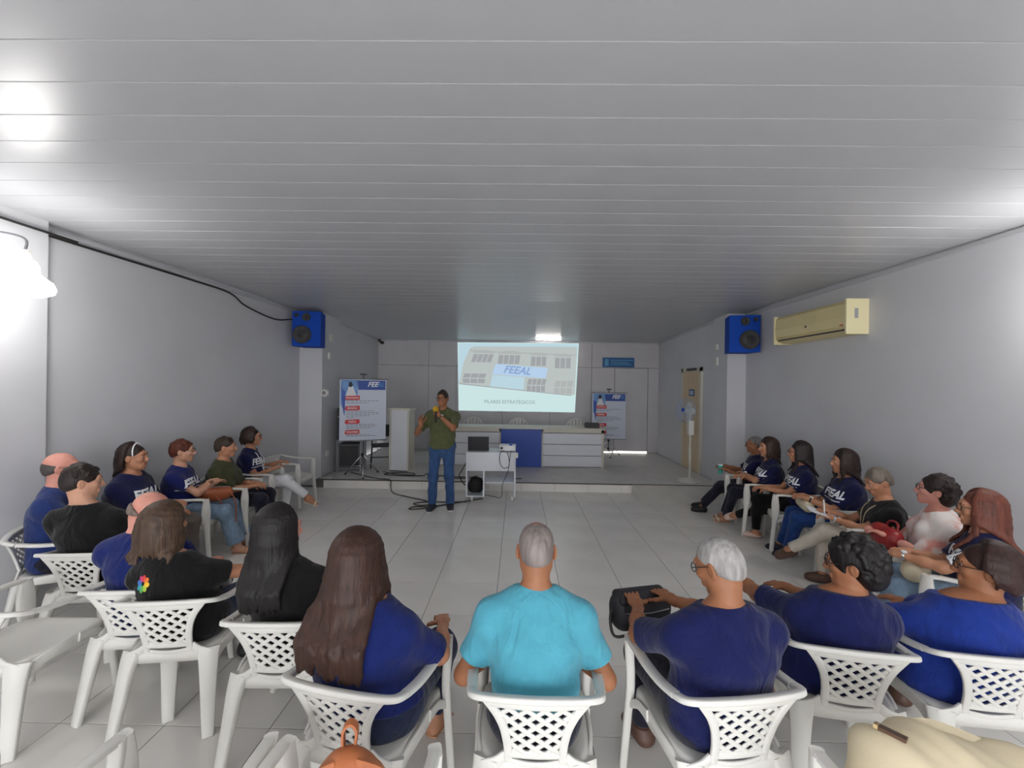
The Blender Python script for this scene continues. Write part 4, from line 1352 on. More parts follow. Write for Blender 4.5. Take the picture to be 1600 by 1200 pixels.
    # --- the body, one continuous skin
    body_pr = torso() + arm(1) + arm(-1) + leg(1, -0.009) + leg(-1, -0.009)
    for s in (1, -1):
        body_pr += foot_prims(An[s], *fd[s], s=0.93 if fem else 1.0)
    neck = [cone(N - u * 0.05 + V(0, 0.0, 0), C + M @ V(0, -0.025, -0.045), (0.056 if fem else 0.064) * (0.7 + .3 * fat), 0.05 if fem else 0.056, k=0.03)]
    body_pr += neck
    parts = [mesh_of(body_pr + [ell(C, V(0.05, 0.06, 0.06), k=0.03)], bv, 'body', None)]
    hp_ = head_prims(C, M, fem, hscale)
    hp_.insert(3, cone(N + V(0, 0, 0.0), C + M @ V(0, -0.025, -0.045), (0.056 if fem else 0.064) * (0.7 + .3 * fat), 0.05 if fem else 0.056, k=0.02))
    if fat > 1.15:
        hp_.insert(4, ell(C + M @ V(0, 0.035, -0.085), V(0.05, 0.045, 0.03), M, k=0.03))
    parts.append(mesh_of(hp_, hv, 'head', None))
    for s, cu, hd in ((1, hands[0], hand_dirs[0]), (-1, hands[1], hand_dirs[1])):
        fa = unit(W[s] - El[s])
        if hd is None:
            n = V(0, 0.15, -1)
            fdir = unit(fa + V(-s * 0.25, 0.1, -0.15))
        else:
            fdir, n = np.asarray(hd[0], float), np.asarray(hd[1], float)
        hpz = hand_prims(W[s], fdir, n, s, curl=cu, s=0.92 if fem else 1.0)
        hpz.append(cone(W[s] - fa * 0.05, W[s], 0.0265 * (0.92 if fem else 1), 0.0235 * (0.92 if fem else 1), k=0.015))
        parts.append(mesh_of(hpz, 0.0036 if near else 0.0055, 'hand', None))
    SKN = sk or skin('warm', lin(196, 140, 112))
    body = mesh_obj(parts, 'person', [SKN, LIP])
    body.location = org
    body.rotation_euler = (0, 0, -A)
    tag(body, label, 'person')
    # lips by place on the face
    me = body.data
    co = np.empty(len(me.vertices) * 3); me.vertices.foreach_get('co', co); co = co.reshape(-1, 3)
    q = (co - C) @ M
    li = (np.abs(q[:, 0]) < 0.024) & (q[:, 1] > 0.084) & (((q[:, 2] + 0.0625) / 0.0115) ** 2 + (q[:, 0] / 0.025) ** 2 < 1)
    if li.any():
        fl = np.empty(len(me.loops), np.int32); me.loops.foreach_get('vertex_index', fl)
        nm = li[fl].reshape(-1, 4).sum(1) >= 3
        me.polygons.foreach_set('material_index', nm.astype(np.int32))
    PF = lambda x, y, z: C + M @ (V(x, y, z) * hscale)
    # eyes and brows
    for s in (-1, 1):
        bm = bmesh.new()
        bmesh.ops.create_uvsphere(bm, u_segments=12, v_segments=8, radius=0.0125)
        bm.transform(Matrix.Translation(PF(s * 0.031, 0.0735, 0.009)))
        e = obj('eye', bm, EYEW, body, smooth=True)
        bm = bmesh.new()
        bmesh.ops.create_uvsphere(bm, u_segments=10, v_segments=6, radius=0.0065)
        bm.transform(Matrix.Translation(PF(s * 0.031, 0.081, 0.009)))
        obj('iris', bm, IRIS, e, smooth=True)
        bm = bmesh.new()
        tube(bm, [PF(s * 0.016, 0.093, 0.029), PF(s * 0.03, 0.091, 0.034), PF(s * 0.047, 0.077, 0.029)], 0.0038, n=6, sub=3)
        obj('eyebrow', bm, hairmat('hair_brow_' + key, hairc or lin(60, 44, 36)), body, smooth=True)
    # --- hair
    if hair:
        r2 = np.random.default_rng(abs(hash(key)) % 1000 if False else sum(map(ord, key)))
        def keep_off(p, az):
            t = (p[2] - Ph[2]) / (N[2] - Ph[2])
            if t > 1.12:
                return p
            t = min(max(t, 0), 1)
            bt = 0
            c = Ph + (N - Ph) * t
            bt = min(max((1.08 - (p[2] - Ph[2]) / (N[2] - Ph[2])) / 0.3, 0), 1)
            back = 0.066 + (0.118 * (.5 + .5 * fat) * fat ** .5 + 0.042 - 0.066) * bt
            d = p - c
            wx = 0.22 * fat
            if abs(az) < 1.9:
                if d[1] > -back and abs(d[0]) < wx + .1:
                    p = p.copy(); p[1] = c[1] - back * math.sqrt(max(0.05, 1 - (d[0] / (wx + .12)) ** 2)) if True else 0
            elif t < 0.97 and d[1] < 0.03 + 0.12 * bt * fat ** .5 and abs(d[0]) < wx:
                p = p.copy(); p[1] = c[1] + 0.03 + 0.12 * bt * fat ** .5
            return p
        pts = mesh_of(hair_prims(C, M, hair, r2, not near, keep_off), 0.0055 if near else 0.0085, 'hair', None)
        mesh_obj([pts], 'hair', hairmat('hair_' + key, hairc), body)
    # --- clothes
    sd = sum(map(ord, key)) + 3
    st = dict(sleeve=0.62, neck=0.066, loose=0.012, hem=-0.06, amp=0.005, collar=None)
    st.update(shirt or {})
    e = 0.011
    sp = torso(e, st['loose'])
    for s in (1, -1):
        S, E_ = Sh[s], El[s]
        sl = st['sleeve']
        sp += [cone(N - u * 0.075, S, 0.062 * f ** .5 + e, 0.054 * af + e, k=0.05), cone(N + V(0, 0, -0.004), S + V(0, 0, 0.0), 0.04 + e, 0.04 * af + e, k=0.05)]
        if sl <= 1.0:
            sp.append(cone(S, S + (E_ - S) * sl, 0.053 * af + e, 0.05 * af + e + 0.006, k=0.045, flat=True))
        else:
            sp += [cone(S, E_, 0.053 * af + e, 0.044 * af + e, k=0.045), cone(E_, E_ + (W[s] - E_) * (sl - 1), 0.044 * af + e, 0.036 * af + e + .004, k=.03, flat=True)]
    nr = st['neck']
    sp += [ell(N + V(0, 0.03, 0.045), V(nr * 1.12, nr * 1.1, nr * 1.0), k=0.012, op='-'),
           half(N + V(0, 0, 0.034), V(0, 0.15, 1), k=0.004)]
    hemz = Ph[2] + st['hem']
    if stand:
        sp.append(half(V(0, 0, Ph[2] - 0.03), V(0, 0, -1), k=0.004))
    else:
        sp.append(half(V(0, 0.06, hemz), V(0, st.get('tilt', 0.75), -1), k=0.006))
    shp = mesh_of(sp, cv, 'shirt', None, disp=folds(st['amp'], sd))
    shirt_o = mesh_obj([shp], st.get('name', 'shirt'), st['mat'], body)
    pt = dict(hem=0.93, flare=0.0)
    pt.update(pants or {})
    pp = [cone(Ph + V(-0.075, 0.02, -0.01), Ph + V(0.075, 0.02, -0.01), 0.105 * fat + 0.011, k=0.05)]
    pp += [loft(Ph, Ph + u * 0.1, (0.172 * fat + .014, 0.118 * (.5 + .5 * fat) * fat ** .5 + .014), (0.162 * fat + .014, 0.115 * (.5 + .5 * fat) * fat ** .5 + .014), k=0.04)]
    for s in (1, -1):
        pp += leg(s, 0.012, pt['flare'], pt['hem']) + [cone(Kn[s], Kn[s] + V(0, 0, 0.001), 0.058 * lf + 0.015, k=0.03)]
    pp.append(half(Ph + u * 0.1, u, k=0.004))
    pnts = mesh_of(pp, cv, 'trousers', None, disp=folds(pt.get('amp', 0.004), sd + 9, (0.1, 0.6, 0.8), 26))
    mesh_obj([pnts], 'trousers', pt['mat'], body)
    if shoes:
        for s in (1, -1):
            ft, up = fd[s]
            sA = An[s]
            sc_ = 0.93 if fem else 1.0
            if shoes.get('kind') == 'sandal':
                x = np.cross(ft, up)
                pr = [cone(sA - up * 0.078 * sc_ - ft * 0.045 * sc_, sA - up * 0.078 * sc_ + ft * 0.15 * sc_, 0.008, 0.008, k=0.01, axis=x, wide=4.6)]
                for q in (0.105, 0.02):
                    c_ = sA + ft * q * sc_ - up * (0.045 if q > .05 else 0.03) * sc_
                    pr.append(cone(c_ - x * 0.005, c_ + x * 0.005, 0.036, k=0.004, axis=ft, wide=0.5))
            elif shoes.get('kind') == 'flat':
                pr = foot_prims(sA, ft, up, sc_, 0.005) + [half(sA - up * 0.03, up * 1 - ft * 0.25, k=0.004)]
            else:
                pr = foot_prims(sA, ft, up, sc_, 0.009) + [half(sA + up * 0.012, up, k=0.004)]
            pr.append(half(sA - up * 0.083, -up, k=0.003))
            so = mesh_obj([mesh_of(pr, 0.006 if near else 0.0075, 'shoe', None)], 'sandal' if shoes.get('kind') == 'sandal' else 'shoe', shoes['mat'], body)
            if shoes.get('sole'):
                x = np.cross(ft, up)
                mesh_obj([mesh_of([cone(sA - up * 0.078 * sc_ - ft * 0.045 * sc_, sA - up * 0.078 * sc_ + ft * 0.15 * sc_, 0.011, 0.011, k=0.01, axis=x, wide=4.0)], 0.006, 'sole', None)], 'sole', shoes['sole'], so)
    if glasses:
        fm = FRAMEM if glasses is True else glasses
        bm = bmesh.new()
        for s in (-1, 1):
            ringp = [PF(s * (0.033 + 0.024 * math.cos(t)), 0.107 - 0.012 * (0.5 + 0.5 * math.cos(t)), 0.008 + 0.019 * math.sin(t)) for t in np.linspace(0, 2 * PI, 16, endpoint=False)]
            tube(bm, ringp, 0.0022, n=5, sub=1, closed=True)
            tube(bm, [PF(s * 0.057, 0.096, 0.014), PF(s * 0.076, 0.07, 0.014), PF(s * 0.083, -0.005, 0.014), PF(s * 0.08, -0.03, -0.004)], 0.0022, n=5, sub=3)
        tube(bm, [PF(-0.01, 0.107, 0.012), PF(0, 0.111, 0.014), PF(0.01, 0.107, 0.012)], 0.002, n=5, sub=2)
        obj('glasses', bm, fm, body, smooth=True)
    info = dict(body=body, shirt=shirt_o, N=N, C=C, M=M, Ph=Ph, u=u, Lt=Lt, W=W, El=El, Sh=Sh, Kn=Kn, An=An, org=org, A=A, Rw=Rw, PF=PF)
    info['world'] = lambda p: org + Rw @ np.asarray(p, float)
    PEOPLE[key] = info
    return info

def project(info, me, name, m, origin, ex, ez, dirn, off=0.003, sub=0.012):
    """lay a flat drawing (x, y) on the shirt: origin+ex*x+ez*y, moved along dirn onto the cloth"""
    bm = bmesh.new(); bm.from_mesh(me)
    bmesh.ops.triangulate(bm, faces=bm.faces[:])
    for _ in range(3):
        ed = [e for e in bm.edges if e.calc_length() > sub]
        if not ed:
            break
        bmesh.ops.subdivide_edges(bm, edges=ed, cuts=1)
        bmesh.ops.triangulate(bm, faces=bm.faces[:])
    sm = info['shirt'].data
    tree = BVHTree.FromPolygons([v.co for v in sm.vertices], [p.vertices[:] for p in sm.polygons])
    dv = Vector(dirn).normalized()
    for v in bm.verts:
        p = Vector(origin) + Vector(ex) * v.co.x + Vector(ez) * v.co.y - dv * 0.4
        hit = tree.ray_cast(p, dv)
        v.co = (hit[0] - dv * off) if hit[0] is not None else Vector(origin)
    bmesh.ops.solidify(bm, geom=bm.faces[:], thickness=-0.0008)
    m2 = bpy.data.meshes.new(name)
    bm.to_mesh(m2); bm.free()
    return link(name, m2, m, info['shirt'])

def chest_print(info, s=0.105, text='FEEAL', yaw=0.0, dz=0.0):
    me = text_verts(text, s, 0.3, 0.004)
    o = info['Ph'] + info['u'] * (info['Lt'] * (0.66 + dz))
    c, sn = math.cos(yaw), math.sin(yaw)
    d = V(sn, -c, 0)                       # ray runs from the front backward
    ex = V(-c, -sn, 0)
    o1 = project(info, me, 'chest_print', WHITE, o, ex, V(0, 0, 1), d)
    bm = bmesh.new()
    poly(bm, [(-0.15, 0), (0.12, 0), (0.12, 0.008), (-0.15, 0.008)])
    for v in bm.verts:
        v.co = Vector((v.co.x, v.co.z - s * 0.62, 0))
    me2 = bpy.data.meshes.new('u'); bm.to_mesh(me2); bm.free()
    project(info, me2, 'underline', WHITE, o, ex, V(0, 0, 1), d)

def band(info, c, axis, r, w, m, name, label=None, t=0.004):
    """small ring round a wrist"""
    axis = Vector(axis).normalized()
    s = axis.orthogonal().normalized(); q = axis.cross(s)
    bm = bmesh.new()
    n = 20
    rings = []
    for rr, z in ((r, -w / 2), (r + t, -w / 2), (r + t, w / 2), (r, w / 2)):
        rings.append([bm.verts.new(Vector(c) + axis * z + (s * math.cos(2 * PI * i / n) + q * math.sin(2 * PI * i / n)) * rr) for i in range(n)])
    for k in range(4):
        A_, B_ = rings[k], rings[(k + 1) % 4]
        for i in range(n):
            bm.faces.new([A_[i], A_[(i + 1) % n], B_[(i + 1) % n], B_[i]])
    o = obj(name, bm, m, info['body'], smooth=False)
    return o

def watch(info, s, face=WHITE, strap=BLACK):
    W, E_ = info['W'][s], info['El'][s]
    d = unit(W - E_)
    c = W - d * 0.025
    st = band(info, c, d, 0.027, 0.016, strap, 'watch')
    up = V(0, 0, 1) - d * d[2]
    up = unit(up)
    bm = cyl(bmesh.new(), Vector(c + up * 0.028), Vector(c + up * 0.036), 0.017, n=16)
    obj('watch_face', bm, face, st)

def lanyard(info, m=WHITE):
    N, u, Ph = info['N'], info['u'], info['Ph']
    sm = info['shirt'].data
    tree = BVHTree.FromPolygons([v.co for v in sm.vertices], [p.vertices[:] for p in sm.polygons])
    def pts(s):
        out = [N + V(s * 0.03, -0.07, 0.035), N + V(s * 0.07, -0.02, 0.03)]
        for t in np.linspace(0, 1, 6):
            x = s * (0.075 * (1 - t) + 0.01 * t)
            z = N[2] - 0.04 - 0.25 * t
            h = tree.ray_cast(Vector((x, 0.6, z)), Vector((0, -1, 0)))
            out.append(np.array(h[0]) + V(0, 0.006, 0) if h[0] is not None else N + V(x, 0.12, z - N[2]))
        return out
    bm = bmesh.new()
    a, b = pts(1), pts(-1)
    tube(bm, a + b[::-1], 0.0042, n=6, sub=3)
    return obj('lanyard', bm, m, info['body'], smooth=True)
# ================================================================== the people
NAVY = fabric('navy_cotton', lin(25, 27, 68)); ROYAL = fabric('royal_navy_cotton', lin(20, 33, 92)); DEEPB = fabric('deep_blue_cotton', lin(19, 26, 74))
BRIGHTB = fabric('bright_blue_cotton', lin(27, 50, 130)); BLKT = fabric('black_cotton', lin(20, 19, 20)); TEAL = fabric('turquoise_cotton', lin(80, 158, 178), 0.06)
OLIVE = fabric('olive_cotton', lin(88, 92, 62)); OLIVED = fabric('dark_olive_cotton', lin(68, 70, 46))
DENIM = fabric('denim', lin(56, 84, 128), 0.2); LDENIM = fabric('light_denim', lin(120, 142, 164), 0.18); DDENIM = fabric('dark_denim', lin(36, 44, 70), 0.15)
WHT = fabric('white_cotton', lin(226, 226, 230), 0.05); CREAM = fabric('cream_cotton', lin(206, 198, 184), 0.05); DKP = fabric('dark_trousers', lin(34, 34, 48)); BRNP = fabric('brown_grey_trousers', lin(104, 96, 90)); BLUP = fabric('blue_trousers', lin(40, 70, 132), 0.15)
def floral():
    m, n, l, b = nt('floral_blouse')
    tc = n.new('ShaderNodeTexCoord')
    t = n.new('ShaderNodeTexVoronoi'); t.inputs['Scale'].default_value = 16
    t2 = n.new('ShaderNodeTexNoise'); t2.inputs['Scale'].default_value = 9; t2.inputs['Detail'].default_value = 6
    r = n.new('ShaderNodeValToRGB'); e = r.color_ramp.elements
    e[0].position, e[0].color = 0.40, lin(236, 228, 224); e[1].position, e[1].color = 0.62, lin(222, 150, 138)
    x = e.new(0.52); x.color = lin(232, 214, 208)
    l.new(tc.outputs['Object'], t2.inputs['Vector']); l.new(t2.outputs['Fac'], r.inputs[0]); l.new(r.outputs[0], b.inputs['Base Color'])
    b.inputs['Roughness'].default_value = 0.8
    return m
FLORAL = floral()
SLIGHT = skin('light', lin(206, 156, 130)); SMID = skin('mid', lin(188, 134, 104)); SBRN = skin('brown', lin(158, 106, 76)); SDRK = skin('deep', lin(128, 82, 60)); SPINK = skin('pink', lin(214, 150, 134))
SNK = mat('dark_sneaker', lin(44, 46, 58), .6, var=.1); SOLEW = mat('white_sole', lin(214, 212, 208), .6); TANL = mat('tan_leather', lin(188, 140, 108), .5, var=.08); WSAN = mat('cream_strap', lin(226, 216, 196), .5); BLKS = mat('black_shoe', lin(30, 29, 32), .5); BRWS = mat('brown_shoe', lin(92, 66, 54), .5, var=.1); PINKS = mat('pale_pink_shoe', lin(214, 186, 172), .5)
SH_S = dict(kind='shoe', mat=SNK, sole=SOLEW); SH_B = dict(kind='shoe', mat=BLKS); SH_T = dict(kind='sandal', mat=TANL); SH_W = dict(kind='sandal', mat=WSAN); SH_BR = dict(kind='shoe', mat=BRWS); SH_P = dict(kind='flat', mat=PINKS)
HB = lin(62, 42, 34); HBL = lin(30, 25, 26); HBR = lin(84, 54, 40); HRED = lin(110, 56, 40); HGR = lin(150, 146, 146); HWH = lin(196, 192, 190); HDG = lin(96, 88, 84)

def seated(key, label, chairlabel, head, a, ha, back=0.1, **k):
    i = person(key, label, head, a, ha, **k)
    p = i['world'](V(0, back - 0.012 - 0.13 * (k.get('fat', 1.0) - 1), 0))
    chair(float(p[0]), float(p[1]), a, chairlabel)
    return i

# --- the speaker
i = person('speaker', 'standing man in olive polo shirt and blue jeans speaking into a yellow microphone', (-1.125, 6.32, 1.665), 180, 188, 3, lean=1, stand=True, fat=1.04, sk=SBRN, near=False,
           hair=dict(style='short'), hairc=lin(66, 56, 50), shirt=dict(mat=OLIVE, sleeve=0.8, neck=0.06, name='polo_shirt', loose=0.012), pants=dict(mat=DENIM, hem=0.98, amp=0.006, flare=0.016),
           shoes=SH_S, ra=(0.13, 0.06, 0.085), la=(-0.13, -0.02, 0.085), rh=(0.27, 0.24, 0.34), relbow=(0.5, -0.7, -0.7), lh=(-0.0, 0.245, 0.475), lelbow=(-0.85, 0.15, -0.75),
           hands=(0.25, 1.05), hand_dirs=((V(0.1, 0.3, 1), V(-0.7, 0.6, 0)), (V(0.75, 0.25, 0.35), V(-.3, -.9, 0.5))), glasses=True)
watch(i, -1)
bm = bmesh.new()
for s in (-1, 1):
    tube(bm, [i['N'] + V(s * 0.015, -0.072, 0.03), i['N'] + V(s * 0.072, -0.02, 0.03), i['N'] + V(s * 0.066, 0.045, 0.018), i['N'] + V(s * 0.02, 0.088, -0.022)], 0.013, n=8, sub=4)
obj('collar', bm, OLIVE, i['body'], smooth=True)
W_, f_ = i['W'][-1], V(0.02, -0.05, 1)
mc = i['world'](W_ + V(0.055, 0.035, 0.03))
mic = thing('microphone', 'yellow foam topped microphone held at the mouth of the standing man', 'microphone', tuple(mc))
mic.rotation_euler = (math.radians(8), 0, 0)
obj('handle', cyl(bmesh.new(), (0, 0, -0.13), (0, 0, 0.04), 0.013, 0.018), BLACK, mic, smooth=True)
bm = bmesh.new(); bmesh.ops.create_uvsphere(bm, u_segments=16, v_segments=10, radius=0.042); bm.transform(T(0, 0, 0.07))
obj('foam_cover', bm, mat('yellow_foam', lin(205, 160, 40), .9, bump=.5, bscale=200), mic, smooth=True)

# --- left wall row, from the stage toward the camera
i = seated('LD', 'woman in navy FEEAL tee, white trousers and lanyard, legs crossed', 'white plastic armchair under the woman in white trousers', (-3.6, 5.7, 1.13), 74, 66, fem=True, sk=SMID, lean=-2,
           hair=dict(style='long', length=0.13, front=1.95), hairc=HB, shirt=dict(mat=NAVY), pants=dict(mat=WHT, hem=0.84), shoes=SH_W, glasses=True,
           ra=(0.0, 0.74, 0.26), rk=(0.1, .1, 1), la=(-0.02, 0.42, 0.085), rh=(0.05, 0.3, 0.19), lh=(-0.24, 0.3, 0.22))
chest_print(i, yaw=-0.5); lanyard(i)
i = seated('LC', 'woman in plain olive tee and dark trousers, hair tied back', 'white plastic armchair under the woman in the plain olive tee', (-3.46, 4.98, 1.1), 76, 66, fem=True, sk=SMID, lean=-2, fat=1.08,
           hair=dict(style='short', fringe=1, nape=0.012), hairc=lin(74, 58, 46), shirt=dict(mat=OLIVED, neck=0.07, sleeve=.95), pants=dict(mat=DKP), shoes=SH_B, rh=(0.06, 0.34, 0.12), lh=(-0.05, 0.34, 0.13))
i = seated('LB', 'woman with short reddish hair and glasses in navy FEEAL tee and light jeans', 'white plastic armchair under the woman in light jeans', (-3.58, 4.48, 1.13), 72, 62, fem=True, sk=SLIGHT, lean=-2,
           hair=dict(style='short', fringe=1, nape=0.0, vol=1.25), hairc=HRED, shirt=dict(mat=fabric('navy_cotton_b', lin(32, 38, 98))), pants=dict(mat=LDENIM, hem=0.9, flare=0.035), shoes=SH_T, glasses=True,
           rh=(-0.06, 0.3, 0.25), lh=(0.04, 0.28, 0.28), relbow=(.9, -.1, -.5), ra=(0.05, .55, .085), la=(-.2, .56, .085))
chest_print(i, yaw=-0.5)
LBi = i
i = seated('LA', 'woman with a pale hairband in navy FEEAL tee reaching her hand forward', 'white plastic armchair under the woman with the pale hairband', (-3.6, 3.93, 1.16), 78, 74, fem=True, sk=SMID, lean=0, fat=1.2,
           hair=dict(style='long', length=0.2, front=1.35, ear=1), hairc=lin(58, 42, 38), shirt=dict(mat=NAVY, sleeve=.75), pants=dict(mat=BRNP, hem=.95), shoes=SH_T, rh=(0.12, 0.42, 0.16), lh=(-0.1, 0.33, 0.18))
chest_print(i, yaw=-0.3)
bm = bmesh.new()
tube(bm, [i['PF'](0.088 * math.cos(t), 0.028 - 0.01 * math.sin(t), 0.03 + 0.104 * math.sin(t)) for t in np.linspace(-0.1, PI + 0.1, 14)], 0.006, n=6, sub=1)
obj('hairband', bm, WHITE, i['body'], smooth=True)
i = seated('L1', 'balding man with glasses in dark blue shirt seated nearest the left wall', 'white plastic armchair under the balding man by the left wall', (-3.58, 3.28, 1.19), 58, 50, sk=SPINK, lean=2,
           hair=dict(style='bald'), hairc=HDG, shirt=dict(mat=fabric('blue_shirt', lin(36, 52, 104))), pants=dict(mat=DKP), shoes=SH_B, glasses=True, rh=(-0.05, 0.33, 0.24), lh=(0.1, 0.3, 0.2), relbow=(.9, .1, -.5))
# --- front arc, backs to the camera
i = seated('L2', 'young man in black tee with short dark hair in profile', 'white plastic armchair under the young man in black tee', (-3.07, 2.95, 1.165), -6, 42, hp=4, sk=SLIGHT, lean=-3, roll=-8, ho=V(-.04, .03, .165), near=True, fat=.93,
           hair=dict(style='short'), hairc=lin(50, 40, 36), shirt=dict(mat=BLKT, neck=0.085), pants=dict(mat=DKP), shoes=SH_S)
i = seated('L3', 'bald man bowing his head in navy blue shirt', 'white plastic armchair under the bald man bowing his head', (-2.28, 2.6, 1.07), -6, 60, hp=36, lean=4, roll=-10, ho=V(-0.02, 0.085, 0.115), sk=SPINK, near=True, fat=1.0,
           hair=dict(style='bald', low=1), hairc=lin(150,132,122), shirt=dict(mat=ROYAL, neck=0.08), pants=dict(mat=DKP), shoes=SH_S, rh=(.12, .42, .12), lh=(-.02, .42, .12))
i = seated('L4', 'woman with straight brown hair and a colourful emblem on her black tee', 'white plastic armchair under the woman with the emblem on her tee', (-2.04, 2.43, 1.04), -8, 26, hp=22, fem=True, sk=SMID, lean=-4, roll=-14, ho=V(-.06, .05, .16), back=.07, near=True, fat=1.02,
           hair=dict(style='long', length=0.2, front=1.9, wave=.006, wide=.02, vol=1.15), hairc=lin(92, 70, 54), shirt=dict(mat=BLKT, sleeve=.42), pants=dict(mat=DDENIM), shoes=SH_B, rh=(.22, .36, .22), relbow=(.9, -.2, -.3))
# emblem on the back
RAIN = [lin(232, 186, 40), lin(226, 120, 44), lin(214, 62, 56), lin(196, 56, 112), lin(60, 110, 190), lin(50, 160, 176), lin(92, 170, 90), lin(170, 190, 60)]
o0 = i['Ph'] + i['u'] * (i['Lt'] * 0.74) + V(-0.085, 0, 0)
for k, c in enumerate(RAIN):
    bm = bmesh.new()
    t0 = 2 * PI * k / 8
    pts = []
    for q in range(10):
        b_ = 2 * PI * q / 10
        r_, s_ = 0.017 * math.cos(b_) + 0.026, 0.0125 * math.sin(b_)
        pts.append((r_ * math.cos(t0) - s_ * math.sin(t0), r_ * math.sin(t0) + s_ * math.cos(t0)))
    vs = [bm.verts.new((x, y, 0)) for x, y in pts]
    bm.faces.new(vs)
    me = bpy.data.meshes.new('e'); bm.to_mesh(me); bm.free()
    project(i, me, 'emblem_petal', mat('petal_%d' % k, c, .6), o0, V(1, 0, 0), V(0, 0, 1), V(0, 1, 0), off=0.003)
i = seated('L5', 'woman with long straight black hair in black tee', 'white plastic armchair under the woman with long black hair', (-1.26, 2.25, 1.1), -2, 36, hp=4, fem=True, sk=SPINK, lean=-4, roll=-6, ho=V(-.03, .03, .168), back=.07, near=True,
           hair=dict(style='long', length=0.4, front=2.0, wave=.01, vol=1.1), hairc=HBL, shirt=dict(mat=BLKT, sleeve=.4), pants=dict(mat=DDENIM), shoes=SH_B)
i = seated('L6', 'large woman with long wavy brown hair in royal blue top', 'white plastic armchair under the woman with long wavy brown hair', (-0.70, 1.87, 1.1), 12, 4, hp=6, fem=True, sk=SMID, lean=-4, roll=-6, ho=V(-.03, .03, .168), back=.08, near=True, fat=1.32,
           hair=dict(style='long', length=0.42, front=2.0, wave=.02, vol=1.35, wide=0.04), hairc=lin(74, 48, 38), shirt=dict(mat=ROYAL, sleeve=.85, hem=.03, tilt=0.0), pants=dict(mat=DDENIM, hem=.85), shoes=SH_T, rh=(.2, .34, .16), lh=(-.16, .34, .16), relbow=(.5, -.6, -.4), lelbow=(-.4, -.7, -.4))
i = seated('C', 'grey haired man in turquoise tee seen from behind', 'white plastic armchair under the man in the turquoise tee', (0.092, 1.875, 1.165), 1, 0, hp=14, sk=SBRN, lean=7, near=True, fat=0.97,
           hair=dict(style='cropped', thin=1), hairc=lin(158, 146, 142), shirt=dict(mat=TEAL, sleeve=.66, amp=0.004, hem=.09, tilt=0.0), pants=dict(mat=DKP), shoes=SH_B, rh=(.16, .27, .13), lh=(-.16, .27, .13), relbow=(.6, -.6, -.4), lelbow=(-.6, -.6, -.4))
i = seated('R1', 'white haired man with glasses in navy tee resting both hands on a black bag', 'white plastic armchair under the white haired man with the black bag', (0.885, 1.85, 1.12), -8, -36, back=.1, hp=22, sk=SBRN, lean=-3, roll=3, near=True, fat=1.12,
           hair=dict(style='cropped'), hairc=HWH, shirt=dict(mat=DEEPB, sleeve=.85), pants=dict(mat=DKP), shoes=SH_BR, glasses=True, rh=(0.02, 0.45, 0.245), lh=(-0.17, 0.42, 0.235), relbow=(.8, -.2, -.5), lelbow=(-.8, -.3, -.6),
           hand_dirs=((V(-.25, 1, .05), V(0, .2, -1)), (V(.1, 1, .12), V(0, .15, -1))), hands=(.22, .2))
p = i['world'](V(-0.09, 0.56, 0.5)); 
bag = thing('black_shoulder_bag', 'black shoulder bag standing on the knees of the white haired man', 'bag', (float(p[0]), float(p[1]), 0.565), math.radians(14))
mesh_obj([mesh_of([cone((-.1, 0, .06), (.1, 0, .06), .07, k=.05), cone((-.12, 0, .14), (.12, 0, .14), .055, k=.08), ell((0, -.03, .08), (.13, .06, .07), k=.03)], .008, 'b', None, disp=folds(.003, 4))], 'bag_body', mat('black_nylon', lin(34, 33, 38), .6, bump=.3, bscale=90), bag)
mesh_obj([mesh_of([cone((-.13, -.045, .165), (.13, -.045, .165), .02, k=.02), cone((-.13, .03, .175), (.13, .03, .175), .025, k=.02), cone((-.12, -.01, .185), (.12, -.01, .185), .022, k=.03)], .008, 'b', None)], 'flap', MATS['black_nylon'], bag)
obj('strap', tube(bmesh.new(), [(-.15, 0, .15), (-.19, -.02, .08), (-.185, -.06, .0), (-.1, -.09, .02), (0.02, -.085, .06)], .008), BLACK, bag, smooth=True)
obj('zip', tube(bmesh.new(), [(-.13, -.078, .12), (0, -.088, .115), (.13, -.078, .12)], .003, n=5), STEEL, bag)

i = seated('R2', 'woman with curly black hair and glasses in navy tee', 'white plastic armchair under the woman with curly black hair', (1.67, 2.12, 1.03), 10, -50, hp=6, fem=True, sk=SBRN, lean=-5, roll=9, ho=V(.04, .02, .165), back=.08, near=True, fat=1.22,
           hair=dict(style='curly', vol=1.12), hairc=HBL, shirt=dict(mat=DEEPB, sleeve=.85), pants=dict(mat=DENIM, hem=.85), shoes=SH_T, glasses=True, lh=(-.3, .42, .22), rh=(-.12, .46, .2), lelbow=(-.9, 0, -.4))
watch(i, -1, face=CHROME)
i = seated('R3', 'woman with dark brown hair and glasses in bright blue top', 'white plastic armchair under the woman in the bright blue top', (2.31, 2.11, 1.02), 6, -48, hp=0, fem=True, sk=SBRN, lean=-6, roll=12, ho=V(.06, .02, .165), back=.08, near=True, fat=1.32,
           hair=dict(style='long', length=0.1, front=1.75, vol=1.15, ear=1), hairc=lin(66, 42, 38), shirt=dict(mat=BRIGHTB, sleeve=.55, neck=.085), pants=dict(mat=DKP), shoes=SH_BR, glasses=True, lh=(-.26, .3, .14), lelbow=(-1, -.35, -.1), rh=(.05, .36, .14))
